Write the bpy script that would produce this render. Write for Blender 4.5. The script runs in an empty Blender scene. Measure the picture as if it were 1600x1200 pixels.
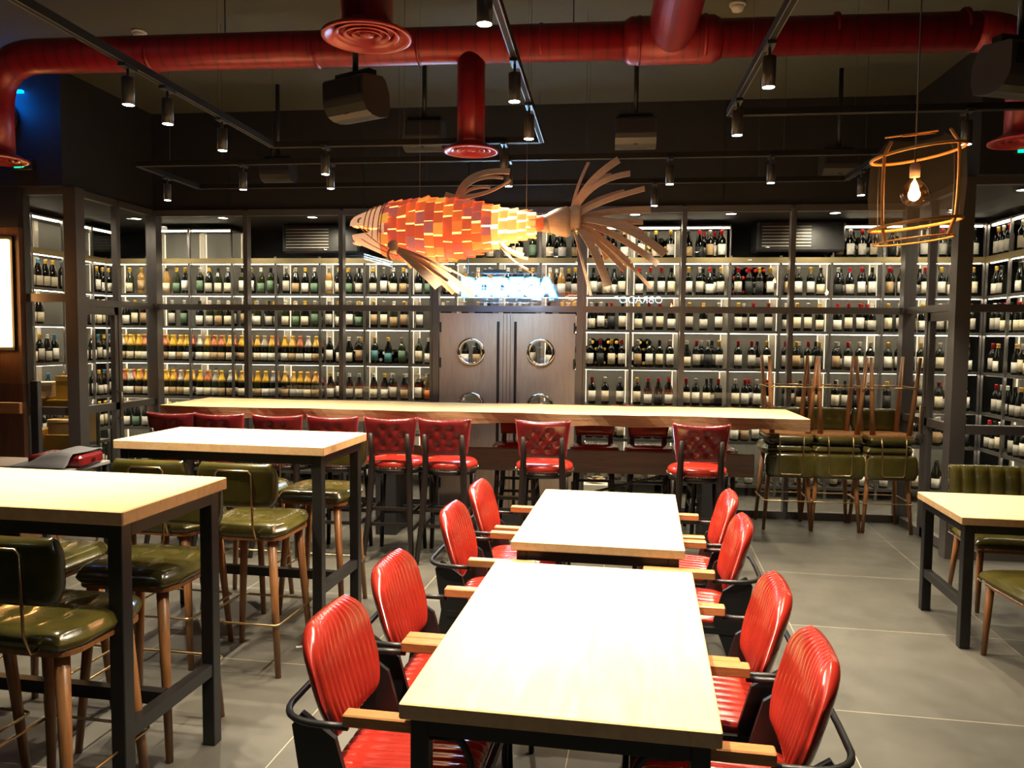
import bpy, math, random
from mathutils import Vector, Matrix
random.seed(7)
PI = math.pi
sc = bpy.context.scene
COL = sc.collection

# ------------------------------------------------------------------ camera
# world axes: x along the cellar wall (0 = its right corner), y into the cellar, z up
cam = bpy.data.cameras.new('camera'); cam.sensor_width = 36; cam.sensor_fit = 'HORIZONTAL'
cam.lens = 1230 / 1600 * 36; cam.clip_start = .02; cam.clip_end = 60
co = bpy.data.objects.new('camera', cam); COL.objects.link(co)
ya = Vector((212 / 1230, 73 / 1230, -1)).normalized()      # table axis seen by the camera
up = Vector((1, -.0098, 0)).cross(ya).normalized()
if up.y < 0: up = -up
xa = ya.cross(up)
A3 = math.radians(3)
R3 = Matrix.Rotation(-A3, 3, 'Z')
rot = R3 @ Matrix((xa, ya, up))
co.matrix_world = Matrix.Translation((-2.778, -7.715, 1.72)) @ rot.to_4x4()
sc.camera = co

# ------------------------------------------------------------------ light and exposure
w = bpy.data.worlds.new('world'); sc.world = w; w.use_nodes = True
w.node_tree.nodes['Background'].inputs[0].default_value = (.9, .8, .7, 1)
w.node_tree.nodes['Background'].inputs[1].default_value = .02
sc.view_settings.view_transform = 'Standard'; sc.view_settings.look = 'None'
sc.view_settings.gamma = 1; sc.view_settings.use_curve_mapping = False
sc.view_settings.exposure = .4
SPOT_W = 185
CELLAR_W = 55
LED = 16
try:
    sc.cycles.use_denoising = True
    sc.cycles.max_bounces = 8; sc.cycles.transparent_max_bounces = 16
    sc.cycles.sample_clamp_indirect = 4; sc.cycles.caustics_reflective = False; sc.cycles.caustics_refractive = False
except Exception: pass

# ------------------------------------------------------------------ helpers
def T(x, y):
    "point of the dining-table grid (turned 3 degrees to the cellar wall) in world x, y"
    v = R3 @ Vector((x - 2.37, y - 7.85, 0)); return v.x, v.y

class MB:
    def __init__(s): s.v = []; s.f = []; s.m = []; s.sm = []
    def add(s, vs, fs, mi=0, smooth=False):
        n = len(s.v); s.v += [tuple(p) for p in vs]
        for f in fs: s.f.append([n + i for i in f]); s.m.append(mi); s.sm.append(smooth)
        return s
    def box(s, x0, x1, y0, y1, z0, z1, mi=0, M=None, b=0):
        if b > 0: return s.bbox(x0, x1, y0, y1, z0, z1, b, mi, M)
        vs = [Vector((x, y, z)) for z in (z0, z1) for y in (y0, y1) for x in (x0, x1)]
        if M is not None: vs = [M @ p for p in vs]
        return s.add(vs, [(0, 2, 3, 1), (4, 5, 7, 6), (0, 1, 5, 4), (2, 6, 7, 3), (0, 4, 6, 2), (1, 3, 7, 5)], mi)
    def bbox(s, x0, x1, y0, y1, z0, z1, b, mi=0, M=None):
        "box with chamfered edges"
        cx, cy, cz = (x0 + x1) / 2, (y0 + y1) / 2, (z0 + z1) / 2
        hx, hy, hz = (x1 - x0) / 2, (y1 - y0) / 2, (z1 - z0) / 2
        vs = []; idx = {}
        for sx in (-1, 1):
            for sy in (-1, 1):
                for sz in (-1, 1):
                    for k, (a, c, d) in enumerate(((0, b, b), (b, 0, b), (b, b, 0))):
                        idx[sx, sy, sz, k] = len(vs)
                        vs.append(Vector((cx + sx * (hx - a), cy + sy * (hy - c), cz + sz * (hz - d))))
        if M is not None: vs = [M @ p for p in vs]
        fs = []
        for k in range(3):
            for sg in (-1, 1):
                o = [i for i in range(3) if i != k]; q = []
                for a, c in ((-1, -1), (1, -1), (1, 1), (-1, 1)):
                    sgn = [0, 0, 0]; sgn[k] = sg; sgn[o[0]] = a; sgn[o[1]] = c; q.append(idx[(*sgn, k)])
                if (sg > 0) == (k == 1): q = q[::-1]
                fs.append(q)
        for k in range(3):
            o = [i for i in range(3) if i != k]
            for a in (-1, 1):
                for c in (-1, 1):
                    def g(t, kk):
                        sgn = [0, 0, 0]; sgn[k] = t; sgn[o[0]] = a; sgn[o[1]] = c; return idx[(*sgn, kk)]
                    fs.append([g(-1, o[0]), g(1, o[0]), g(1, o[1]), g(-1, o[1])])
        for sx in (-1, 1):
            for sy in (-1, 1):
                for sz in (-1, 1): fs.append([idx[sx, sy, sz, k] for k in range(3)])
        return s.add(vs, fs, mi)
    def lathe(s, prof, n=24, M=None, mi=0, smooth=True, sx=1, sy=1, caps=True):
        "prof: (r, z) pairs"
        vs = []; fs = []
        for r, z in prof:
            for k in range(n):
                a = 2 * PI * k / n; p = Vector((r * sx * math.cos(a), r * sy * math.sin(a), z)); vs.append(M @ p if M is not None else p)
        for i in range(len(prof) - 1):
            for k in range(n):
                k2 = (k + 1) % n; fs.append((i * n + k, i * n + k2, (i + 1) * n + k2, (i + 1) * n + k))
        if caps:
            fs.append(tuple(range(n))[::-1]); fs.append(tuple((len(prof) - 1) * n + k for k in range(n)))
        return s.add(vs, fs, mi, smooth)
    def tube(s, pts, r, n=8, closed=False, mi=0, smooth=True, flat=None):
        "tube along pts; r number or list; flat=(w,t,side vector) makes a ribbon section"
        P = [Vector(p) for p in pts]; m = len(P)
        R = r if isinstance(r, (list, tuple)) else [r] * m
        vs = []; fs = []; up0 = None
        for i, p in enumerate(P):
            a = P[(i - 1) % m] if (closed or i > 0) else p; c = P[(i + 1) % m] if (closed or i < m - 1) else p
            t = (c - a).normalized()
            if up0 is None:
                up0 = Vector((0, 0, 1)) if abs(t.z) < .9 else Vector((0, 1, 0))
            sd = t.cross(up0).normalized(); up0 = sd.cross(t).normalized()
            for k in range(n):
                an = 2 * PI * (k + .5) / n; vs.append(p + sd * (R[i] * math.cos(an)) + up0 * (R[i] * math.sin(an)))
        L = m if closed else m - 1
        for i in range(L):
            j = (i + 1) % m
            for k in range(n):
                k2 = (k + 1) % n; fs.append((i * n + k, i * n + k2, j * n + k2, j * n + k))
        if not closed:
            fs.append(tuple(range(n))[::-1]); fs.append(tuple((m - 1) * n + k for k in range(n)))
        return s.add(vs, fs, mi, smooth)
    def ribbon(s, pts, ws, th, side, mi=0):
        "thin strap along pts, ws widths, th thickness, side = width direction"
        P = [Vector(p) for p in pts]; m = len(P); vs = []; fs = []
        for i, p in enumerate(P):
            t = (P[min(i + 1, m - 1)] - P[max(i - 1, 0)]).normalized(); sd = (side - t * side.dot(t)).normalized(); nn = t.cross(sd)
            for a, c in ((-1, -1), (1, -1), (1, 1), (-1, 1)): vs.append(p + sd * (a * ws[i] / 2) + nn * (c * th / 2))
        for i in range(m - 1):
            for k in range(4):
                k2 = (k + 1) % 4; fs.append((i * 4 + k, i * 4 + k2, i * 4 + 4 + k2, i * 4 + 4 + k))
        fs += [(3, 2, 1, 0), tuple((m - 1) * 4 + k for k in range(4))]
        return s.add(vs, fs, mi)
    def prism(s, poly, d0, d1, fn, mi=0):
        "poly of (a,b) extruded between d0 and d1, fn(a,b,d)->point"
        n = len(poly); vs = [fn(a, b, d) for d in (d0, d1) for a, b in poly]
        fs = [tuple(range(n))[::-1], tuple(n + k for k in range(n))] + [(k, (k + 1) % n, n + (k + 1) % n, n + k) for k in range(n)]
        return s.add(vs, fs, mi)
    def pad(s, wf, H, tf, tb, place, nu=40, nv=16, front=None, pw=6, mi=0):
        "upholstered pad: half width wf(v), height H, front and back bulge, place(x, h, t)->point"
        vs = []; fs = []
        def th(u, v): return ((1 - abs(u) ** pw) * (1 - abs(v) ** pw)) ** .5
        for side in (1, -1):
            for j in range(nv + 1):
                v = math.sin((-1 + 2 * j / nv) * PI / 2 * .999) * .5 + (-1 + 2 * j / nv) * .5
                for i in range(nu + 1):
                    u = -1 + 2 * i / nu
                    ur = u; u = .85 * u + .15 * math.sin(u * PI / 2)
                    x = u * wf(v); h = (v + 1) / 2 * H; k = th(u, v)
                    t = k * (tf if side > 0 else -tb)
                    if side > 0 and front: t += front(x, h, ur, v) * min(1, k * 1.3)
                    vs.append(place(x, h, t))
        W = nu + 1; o = W * (nv + 1)
        for j in range(nv):
            for i in range(nu):
                a = j * W + i; fs.append((a, a + 1, a + W + 1, a + W)); fs.append((o + a, o + a + W, o + a + W + 1, o + a + 1))
        # rim
        for i in range(nu):
            fs.append((i, o + i, o + i + 1, i + 1)); a = nv * W + i; fs.append((a, a + 1, o + a + 1, o + a))
        for j in range(nv):
            a = j * W; fs.append((a, a + W, o + a + W, o + a)); a += nu; fs.append((a, o + a, o + a + W, a + W))
        return s.add(vs, fs, mi, True)
    def mesh(s, name, mats):
        me = bpy.data.meshes.new(name); me.from_pydata(s.v, [], s.f)
        for m in (mats if isinstance(mats, (list, tuple)) else [mats]): me.materials.append(m)
        me.polygons.foreach_set('material_index', s.m); me.polygons.foreach_set('use_smooth', s.sm)
        me.update(); return me

def link(name, me, parent=None, loc=None, rz=0):
    o = bpy.data.objects.new(name, me); COL.objects.link(o)
    if parent is not None: o.parent = parent
    if loc is not None: o.location = loc
    if rz: o.rotation_euler = (0, 0, rz)
    return o
def obj(name, mb, mats, parent=None, loc=None, rz=0, label=None):
    o = link(name, mb.mesh(name, mats), parent, loc, rz)
    if label: o['label'] = label
    return o
def tag(o, label, cat, group=None, kind=None):
    o['label'] = label; o['category'] = cat
    if group: o['group'] = group
    if kind: o['kind'] = kind
    return o
def thing(name, label, cat, loc=(0, 0, 0), rz=0, group=None):
    o = bpy.data.objects.new(name, None); COL.objects.link(o); o.location = loc; o.rotation_euler = (0, 0, rz)
    o.empty_display_size = .1
    return tag(o, label, cat, group)
def struct(name, mb, mats, parent=None, label=None):
    o = obj(name, mb, mats, parent)
    if parent is None: o['kind'] = 'structure'; o['label'] = label or name.replace('_', ' '); o['category'] = name.split('_')[0]
    return o
def dup(root, label=None, loc=None, rz=None, group=None):
    def cp(o, par):
        c = o.copy(); COL.objects.link(c)
        if par is not None: c.parent = par
        for ch in [x for x in kids.get(o, [])]: cp(ch, c)
        return c
    kids = {}
    def walk(o):
        kids[o] = list(o.children)
        for x in kids[o]: walk(x)
    walk(root)
    c = cp(root, None)
    if label: c['label'] = label
    if group: c['group'] = group
    if loc is not None: c.location = loc
    if rz is not None: c.rotation_euler = (0, 0, rz)
    return c
def bez(a, b, c, n=10):
    a, b, c = Vector(a), Vector(b), Vector(c)
    return [a * (1 - t) ** 2 + b * 2 * t * (1 - t) + c * t * t for t in [i / n for i in range(n + 1)]]
def rrect(hx, hy, r, n=5):
    out = []
    for cx, cy, a0 in ((hx - r, hy - r, 0), (-hx + r, hy - r, 90), (-hx + r, -hy + r, 180), (hx - r, -hy + r, 270)):
        for k in range(n + 1):
            a = math.radians(a0 + 90 * k / n); out.append((cx + r * math.cos(a), cy + r * math.sin(a)))
    return out

# ------------------------------------------------------------------ materials
def mat(name, col, rough=.5, metal=0, emit=0, ecol=None, spec=.5, coat=0, nodes=None, alpha=1):
    m = bpy.data.materials.new(name); m.use_nodes = True; nt = m.node_tree; b = nt.nodes['Principled BSDF']
    b.inputs['Base Color'].default_value = (*col, 1); b.inputs['Roughness'].default_value = rough
    b.inputs['Metallic'].default_value = metal; b.inputs['Specular IOR Level'].default_value = spec
    b.inputs['Coat Weight'].default_value = coat
    if emit:
        b.inputs['Emission Color'].default_value = (*(ecol or col), 1); b.inputs['Emission Strength'].default_value = emit
    if nodes: nodes(nt, b)
    return m
def ramp(nt, fac, stops):
    r = nt.nodes.new('ShaderNodeValToRGB'); e = r.color_ramp.elements
    while len(e) < len(stops): e.new(.5)
    for i, (p, c) in enumerate(stops): e[i].position = p; e[i].color = (*c, 1)
    nt.links.new(fac, r.inputs[0]); return r.outputs[0]
def coords(nt, scale=(1, 1, 1), kind='Object'):
    t = nt.nodes.new('ShaderNodeTexCoord'); m = nt.nodes.new('ShaderNodeMapping'); m.inputs['Scale'].default_value = scale
    nt.links.new(t.outputs[kind], m.inputs[0]); return m.outputs[0]
def noise(nt, vec, scale, det=4, rough=.5, dist=0):
    n = nt.nodes.new('ShaderNodeTexNoise'); n.inputs['Scale'].default_value = scale; n.inputs['Detail'].default_value = det
    n.inputs['Roughness'].default_value = rough; n.inputs['Distortion'].default_value = dist
    nt.links.new(vec, n.inputs['Vector']); return n.outputs[0]
def bump(nt, b, h, st=.2, d=.01):
    n = nt.nodes.new('ShaderNodeBump'); n.inputs['Strength'].default_value = st; n.inputs['Distance'].default_value = d
    nt.links.new(h, n.inputs['Height']); nt.links.new(n.outputs[0], b.inputs['Normal'])
def wood(name, c1, c2, scale=(1, 12, 12), ns=3, rough=.45, st=.08, coat=0):
    def f(nt, b):
        n = noise(nt, coords(nt, scale), ns, 6, .6, 1.2)
        nt.links.new(ramp(nt, n, [(.3, c1), (.7, c2)]), b.inputs['Base Color']); bump(nt, b, n, st, .004)
    return mat(name, c1, rough, nodes=f, coat=coat)
def leather(name, c1, c2, rough=.28, coat=.25):
    def f(nt, b):
        v = coords(nt); n = noise(nt, v, 9, 5); n2 = noise(nt, v, 220, 2)
        nt.links.new(ramp(nt, n, [(.3, c1), (.7, c2)]), b.inputs['Base Color']); bump(nt, b, n2, .12, .002)
    return mat(name, c1, rough, nodes=f, coat=coat)

TABLE = wood('pale_beech', (.74, .53, .26), (.86, .66, .36), (1.2, 9, 9), 2.2, .42)
SHADEDGE = wood('shaded_tan_table_edge', (.56, .34, .16), (.70, .46, .24), (9, 9, 9), 2.2, .45)  # tan edge wood, with the weaker light on the sides darkened in
TABLEY = wood('pale_beech_cross', (.74, .53, .26), (.86, .66, .36), (9, 1.2, 9), 2.2, .42)
SLAB = wood('rough_oak_slab', (.13, .072, .035), (.34, .20, .10), (1.2, 12, 18), 2.0, .7, .5)
SLABTOP = wood('oak_slab_top', (.68, .47, .22), (.82, .6, .3), (1, 9, 9), 2.0, .45)
GREYWOOD = wood('weathered_grey_plank', (.16, .13, .11), (.24, .2, .17), (1.2, 14, 14), 2.5, .7)
DOORWOOD = wood('brown_oak_door', (.47, .32, .22), (.56, .41, .29), (10, 10, 1.1), 2.5, .5)
LEGWOOD = wood('walnut_leg', (.21, .085, .028), (.33, .15, .055), (20, 20, 2), 2.5, .35)
ARMWOOD = wood('oiled_arm_wood', (.38, .15, .05), (.52, .25, .09), (3, 25, 25), 3, .35)
PANELWOOD = wood('dark_brown_panel', (.10, .045, .025), (.17, .08, .045), (9, 9, 1.2), 2.5, .5)
RED = leather('red_leather', (.30, .017, .011), (.40, .028, .016), .22, .5)
DRED = leather('oxblood_leather', (.105, .006, .008), (.15, .009, .011), .24, .35)
OLIVE = leather('olive_leather', (.043, .037, .008), (.072, .061, .013), .20, .4)
BLACK = mat('black_steel', (.012, .012, .013), .4)
BLACKW = mat('ebonised_wood', (.014, .010, .009), .35)
BRASS = mat('brushed_brass', (.5, .36, .18), .3, 1)
CHROME = mat('polished_steel', (.8, .8, .8), .08, 1)
NAIL = mat('nickel_nailhead', (.75, .66, .5), .2, 1)
STEEL = mat('dark_steel_frame', (.17, .16, .16), .32, .65)
SHELFM = mat('grey_steel_shelf', (.12, .115, .105), .4, .45)
UPRIGHT = mat('satin_upright', (.50, .46, .38), .35, .3)
BACKP = mat('grey_back_panel', (.18, .178, .155), .5)
BEAM = mat('bronze_beam', (.30, .24, .12), .4, .6)
DARKW = mat('charcoal_wall', (.013, .0135, .0165), .7)
CEILM = mat('grey_green_ceiling', (.060, .064, .050), .9)
CELLCEIL = mat('cellar_ceiling', (.02, .019, .018), .6)
WHITEP = mat('white_plastic', (.6, .6, .58), .5)
GREYP = mat('dark_grey_plastic', (.03, .03, .032), .35)
def ductn(nt, b):
    v = coords(nt); wv = nt.nodes.new('ShaderNodeTexWave'); wv.inputs['Scale'].default_value = 3.6; wv.inputs['Distortion'].default_value = 0
    nt.links.new(v, wv.inputs['Vector'])
    r = ramp(nt, wv.outputs[0], [(0, (.12, .005, .010)), (.025, (.22, .008, .016)), (1, (.25, .009, .018))])
    nt.links.new(r, b.inputs['Base Color']); bump(nt, b, noise(nt, v, 14, 3), .15, .01)
DUCT = mat('red_painted_duct', (.33, .012, .016), .36, .15, nodes=ductn)
DUCTP = mat('red_painted_diffuser', (.34, .018, .022), .35, .1)

def floorn(nt, b):
    v = coords(nt)
    br = nt.nodes.new('ShaderNodeTexBrick'); br.offset = 0; br.offset_frequency = 2; br.squash = 1
    br.inputs['Scale'].default_value = 1; br.inputs['Brick Width'].default_value = 1.17; br.inputs['Row Height'].default_value = 1.105
    br.inputs['Mortar Size'].default_value = .0022; br.inputs['Mortar Smooth'].default_value = .1
    br.inputs['Color1'].default_value = (1, 1, 1, 1); br.inputs['Color2'].default_value = (.86, .86, .86, 1); br.inputs['Mortar'].default_value = (0, 0, 0, 1)
    nt.links.new(v, br.inputs['Vector'])
    n = noise(nt, v, 1.4, 8, .62); c = ramp(nt, n, [(.3, (.060, .058, .049)), (.72, (.100, .094, .078))])
    mu = nt.nodes.new('ShaderNodeMix'); mu.data_type = 'RGBA'; mu.blend_type = 'MULTIPLY'; mu.inputs[0].default_value = 1
    nt.links.new(c, mu.inputs[6]); nt.links.new(br.outputs['Color'], mu.inputs[7])
    mx = nt.nodes.new('ShaderNodeMix'); mx.data_type = 'RGBA'; nt.links.new(br.outputs['Fac'], mx.inputs[0]); nt.links.new(mu.outputs[2], mx.inputs[6])
    mx.inputs[7].default_value = (.34, .30, .22, 1)
    nt.links.new(mx.outputs[2], b.inputs['Base Color'])
    nt.links.new(ramp(nt, noise(nt, v, 5, 5), [(.3, (.38,) * 3), (.7, (.55,) * 3)]), b.inputs['Roughness'])
FLOORM = mat('grey_stone_tiles', (.14, .13, .11), .45, nodes=floorn)

def glassy(name, tint=(1, 1, 1), ior=1.5, rough=0.0, extra=0.0):
    m = bpy.data.materials.new(name); m.use_nodes = True; nt = m.node_tree
    for n in list(nt.nodes): nt.nodes.remove(n)
    o = nt.nodes.new('ShaderNodeOutputMaterial'); t = nt.nodes.new('ShaderNodeBsdfTransparent'); g = nt.nodes.new('ShaderNodeBsdfGlossy')
    t.inputs[0].default_value = (*tint, 1); g.inputs['Roughness'].default_value = rough
    f = nt.nodes.new('ShaderNodeLayerWeight'); f.inputs[0].default_value = .5; mx = nt.nodes.new('ShaderNodeMixShader')
    pw = nt.nodes.new('ShaderNodeMath'); pw.operation = 'POWER'; pw.inputs[1].default_value = 5; nt.links.new(f.outputs['Facing'], pw.inputs[0])
    ad = nt.nodes.new('ShaderNodeMath'); ad.operation = 'MULTIPLY_ADD'; ad.inputs[1].default_value = .6; ad.inputs[2].default_value = .035 + extra; nt.links.new(pw.outputs[0], ad.inputs[0])
    nt.links.new(ad.outputs[0], mx.inputs[0]); nt.links.new(t.outputs[0], mx.inputs[1]); nt.links.new(g.outputs[0], mx.inputs[2]); nt.links.new(mx.outputs[0], o.inputs[0])
    return m
GLASS = glassy('clear_glass', (.97, .98, .97), 1.45)
BULBG = glassy('amber_bulb_glass', (1, .8, .55), 1.5, .02, .08)
ACRYL = glassy('acrylic_screen', (.9, .9, .9), 1.5, .01, .04)
def meshfab(name, a):
    m = bpy.data.materials.new(name); m.use_nodes = True; nt = m.node_tree; b = nt.nodes['Principled BSDF']
    b.inputs['Base Color'].default_value = (.03, .024, .016, 1); b.inputs['Alpha'].default_value = a; b.inputs['Roughness'].default_value = .8; return m
FABRIC = meshfab('dark_gauze', .10)
EM = lambda n, c, s: mat(n, c, .5, emit=s, ecol=c)
LEDM = EM('shelf_light_strip', (1, .84, .60), LED)
POSTGLOW = EM('upright_painted_glow', (1, .84, .60), .9)  # painted glow for the lit rear posts, not a lamp
LAMPF = EM('lamp_face', (1, .9, .78), 60)
DOWN = EM('cellar_downlight_face', (1, .9, .75), 12)
NEON = EM('neon_tube_blue_white', (.55, .85, 1), 40)
HALO = EM('painted_blue_halo', (.02, .30, 1), 2.2)
NEONR = EM('neon_tube_white', (.7, .9, 1), 17)
NEONB = EM('neon_tube_cyan', (.05, .45, 1), 70)
AMBER = EM('amber_light_panel', (1, .50, .15), 9)
GREEN = EM('green_exit_panel', (.0, .9, .38), 1.6)
BLUEL = EM('blue_lamp_face', (.0, .22, 1), 14)
FIL = EM('glowing_filament', (1, .62, .25), 120)

# ------------------------------------------------------------------ room shell
m = MB().box(-9, 5.5, -11, 4.5, -.12, 0)
fl = struct('floor', m, FLOORM, label='grey stone tile floor with pale joints')
# turn the tile grid with the furniture: build the slab in table-grid coordinates instead
bpy.data.objects.remove(fl)
ox, oy = T(.88, 4.87)
me = MB().box(-9, 9, -10, 9, -.12, 0)
fl = struct('floor', me, FLOORM, label='grey stone tile floor with pale joints'); fl.location = (ox, oy, 0); fl.rotation_euler = (0, 0, -A3)
CZ = 3.95
struct('ceiling', MB().box(-9.4, 3.6, -10.6, .6, CZ, CZ + .1), CEILM, label='dark grey green ceiling')
struct('wall_left', MB().box(-8.22, -8.12, -10.6, -1.36, 0, CZ), PANELWOOD, label='dark brown panelled wall at left')
struct('wall_right', MB().box(3.3, 3.4, -10.6, -1.1, 0, CZ), DARKW, label='dark wall at right')
struct('wall_front', MB().box(-9.4, 3.6, -10.6, -10.5, 0, CZ), DARKW, label='dark wall behind the viewer')
# bulkhead above the cellar glass, one board per run
GZ = 2.94
struct('wall_back', MB().box(-7.43, 0, 0, .1, GZ + .03, CZ), DARKW, label='dark bulkhead above the cellar glass')
struct('wall_back_left', MB().box(-7.53, -7.43, -1.27, .1, GZ + .03, CZ), DARKW, label='dark bulkhead over left glass door')
struct('wall_back_left_return', MB().box(-9.4, -7.43, -1.37, -1.27, GZ + .03, CZ), DARKW, label='dark bulkhead left of the corner post')
struct('wall_back_right', MB().box(0, .1, -1.22, .1, GZ + .03, CZ), DARKW, label='dark bulkhead over right glass door')
struct('wall_back_right_return', MB().box(.0, 3.3, -1.32, -1.22, GZ + .03, CZ), DARKW, label='dark bulkhead right of the corner post')
m = MB()
for x in (-6.6, -5.2, -4.0, -2.6, -1.7): m.box(x, x + .012, -.004, 0, GZ + .05, CZ - .02)
struct('trim_1', m, BLACK, label='panel joints in the bulkhead')
# cellar box behind
struct('wall_cellar_back', MB().box(-9.6, 3.3, 1.75, 1.85, 0, 3.05), DARKW, label='dark wall at the back of the cellar')
struct('wall_cellar_left', MB().box(-9.6, -9.5, -1.27, 1.75, 0, 3.05), DARKW, label='dark left wall of the cellar')
struct('wall_cellar_right', MB().box(3.2, 3.3, -1.1, 1.75, 0, 3.05), DARKW, label='dark right wall of the cellar')
struct('ceiling_cellar', MB().box(-9.6, 3.3, .1, 1.85, 2.97, 3.05).box(-9.6, -7.53, -1.27, .1, 2.97, 3.05).box(.1, 3.3, -1.22, .1, 2.97, 3.05), CELLCEIL, label='dark cellar ceiling')
struct('wall_left_reveal', MB().box(-8.12, -7.86, -1.36, -1.27, 0, 2.62), PANELWOOD, label='brown wood strip of wall beside amber light panel')
struct('wall_left_reveal_top', MB().box(-8.12, -7.86, -1.36, -1.27, 2.62, CZ), DARKW, label='dark strip of wall above amber light panel')

# ------------------------------------------------------------------ glass front
def rail(m, a, c, z0, z1, d=.06):
    "straight rail from a to c (x,y)"
    if abs(a[0] - c[0]) > abs(a[1] - c[1]): m.box(min(a[0], c[0]), max(a[0], c[0]), a[1] - d / 2, a[1] + d / 2, z0, z1)
    else: m.box(a[0] - d / 2, a[0] + d / 2, min(a[1], c[1]), max(a[1], c[1]), z0, z1)
nw = [0]
def window(a, c, rails, label, panes=True):
    nw[0] += 1
    m = MB()
    for z0, z1 in rails: rail(m, a, c, z0, z1)
    wobj = struct('window_%d' % nw[0], m, STEEL, label=label)
    zs = sorted(rails)
    for (p0, p1), (q0, q1) in zip(zs, zs[1:]):
        g = MB(); rail(g, a, c, p1 - .004, q0 + .004, .008); obj('pane', g, GLASS, wobj)
RB = [(0, .07), (1.955, 2.015), (GZ - .03, GZ + .03)]
posts = [-6.42, -5.42, -3.02 - 1.43, -3.03, -2.05, -1.05]
XL, XR = -7.43, 0.0
xs = [XL, -6.42, -5.42, -4.45, -3.03, -2.05, -1.05, XR]
ordn = ['first', 'second', 'third', 'fourth', 'fifth', 'sixth', 'seventh']
for i in range(7):
    a, c = xs[i], xs[i + 1]
    lab = ('tall glass bay, %s from the left corner post' % ordn[i]) if i < 3 else ('tall glass bay, %s right of the wooden door' % ordn[i - 4])
    if i == 3: window((a + .03, 0), (c - .03, 0), RB[1:], 'clear glass over the wooden double door')
    else: window((a + .02, 0), (c - .02, 0), RB, lab)
# left run towards the room: leaf pair, corner post, return
window((XL, -.62), (XL, -.06), [(0, .07), (.98, 1.04), (1.955, 2.015), (GZ - .03, GZ + .03)], 'glass panel between left corner post and left glass door')
window((XL, -1.2), (XL, -.66), RB[1:], 'clear glass above the left glass door')
window((-7.86, -1.27), (-7.47, -1.27), [(0, .07), (.98, 1.05), (1.98, 2.05), (GZ - .03, GZ + .03)], 'glass panel left of the corner post, yellow boxes behind')
window((-8.16 + .05, -1.27), (-7.9, -1.27), [(0, .07)] + [(GZ - .03, GZ + .03)], 'narrow glass beside brown wall')
window((XR, -.50), (XR, -.06), [(0, .07), (.98, 1.04), (1.955, 2.015), (GZ - .03, GZ + .03)], 'glass panel between right corner post and right glass door')
window((XR, -1.14), (XR, -.54), RB[1:], 'clear glass above the right glass door')
window((.02, -1.22), (1.7, -1.22), [(0, .07), (.99, 1.06), (1.94, 2.0), (GZ - .03, GZ + .03)], 'glass panel right of the right corner post')
def trim(n, m, label): return struct('trim_%d' % n, m, STEEL, label=label)
k = 2
for x, nm in ((-6.42, 'first'), (-5.42, 'second')):
    m = MB().box(x - .022, x + .022, -.045, .045, 0, GZ).box(x - .008, x + .008, -.055, -.045, 0, GZ); trim(k, m, 'steel post, %s right of the left corner' % nm); k += 1
for x, nm in ((-2.05, 'first'), (-1.05, 'second')):
    m = MB().box(x - .022, x + .022, -.045, .045, 0, GZ).box(x - .008, x + .008, -.055, -.045, 0, GZ); trim(k, m, 'steel post, %s right of the door' % nm); k += 1
for x, nm in ((-4.45, 'left'), (-3.03, 'right')):
    m = MB().box(x - .03, x + .03, -.05, .05, 0, GZ).box(x - .05 * (1 if x < -4 else -1) - .012, x - .05 * (1 if x < -4 else -1) + .012, -.04, .04, 0, GZ)
    trim(k, m, 'steel jamb %s of the wooden door' % nm); k += 1
for x, nm in ((XL, 'left'), (XR, 'right')):
    m = MB().box(x - .055, x + .055, -.055, .055, 0, GZ); trim(k, m, 'steel post at the %s inner corner' % nm); k += 1
for x, y, nm in ((XL + .02, -1.255, 'left'), (-.040, -1.19, 'right')):
    m = MB().box(x - .058, x + .055, y - .06, y + .06, 0, GZ + .03); trim(k, m, 'broad steel pillar at the %s outer corner' % nm); k += 1
for x, y, nm in ((XL, -.64, 'left'), (XR, -.52, 'right')):
    m = MB().box(x - .03, x + .03, y - .025, y + .025, 0, GZ); trim(k, m, 'slim post at the %s glass door' % nm); k += 1
for x, nm in ((-7.88, 'left of the yellow boxes'),):
    m = MB().box(x - .03, x + .03, -1.31, -1.23, 0, GZ); trim(k, m, 'steel post ' + nm); k += 1

# ------------------------------------------------------------------ doors
def leafwin(n, x, y0, y1, label, side):
    m = MB()
    for a, c in ((y0, y0 + .05), (y1 - .05, y1)): m.box(x - .025, x + .025, a, c, .01, 1.95)
    for a, c in ((.01, .09), (.98, 1.05), (1.88, 1.95)): m.box(x - .025, x + .025, y0, y1, a, c)
    d = struct('door_%d' % n, m, STEEL, label=label)
    g = MB()
    for a, c in ((.09, .98), (1.05, 1.88)): g.box(x - .004, x + .004, y0 + .05, y1 - .05, a, c)
    obj('pane', g, GLASS, d)
    h = MB(); s = -side
    h.tube([(x + s * .025, y1 - .03, .9), (x + s * .07, y1 - .03, .9), (x + s * .07, y1 - .03, 1.15), (x + s * .025, y1 - .03, 1.15)], .008)
    obj('door_handle', h, BRASS, d)
    b = MB()
    for z in (.3, 1.1, 1.75): b.lathe([(.012, -.05), (.012, .05)], 10, Matrix.Translation((x + s * .032, y0 + .01, z)))
    obj('hinge', b, CHROME, d)
leafwin(2, XL, -1.19, -.67, 'steel framed glass door in the left cellar side', -1)
leafwin(3, XR, -1.12, -.55, 'steel framed glass door in the right cellar side', 1)
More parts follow.
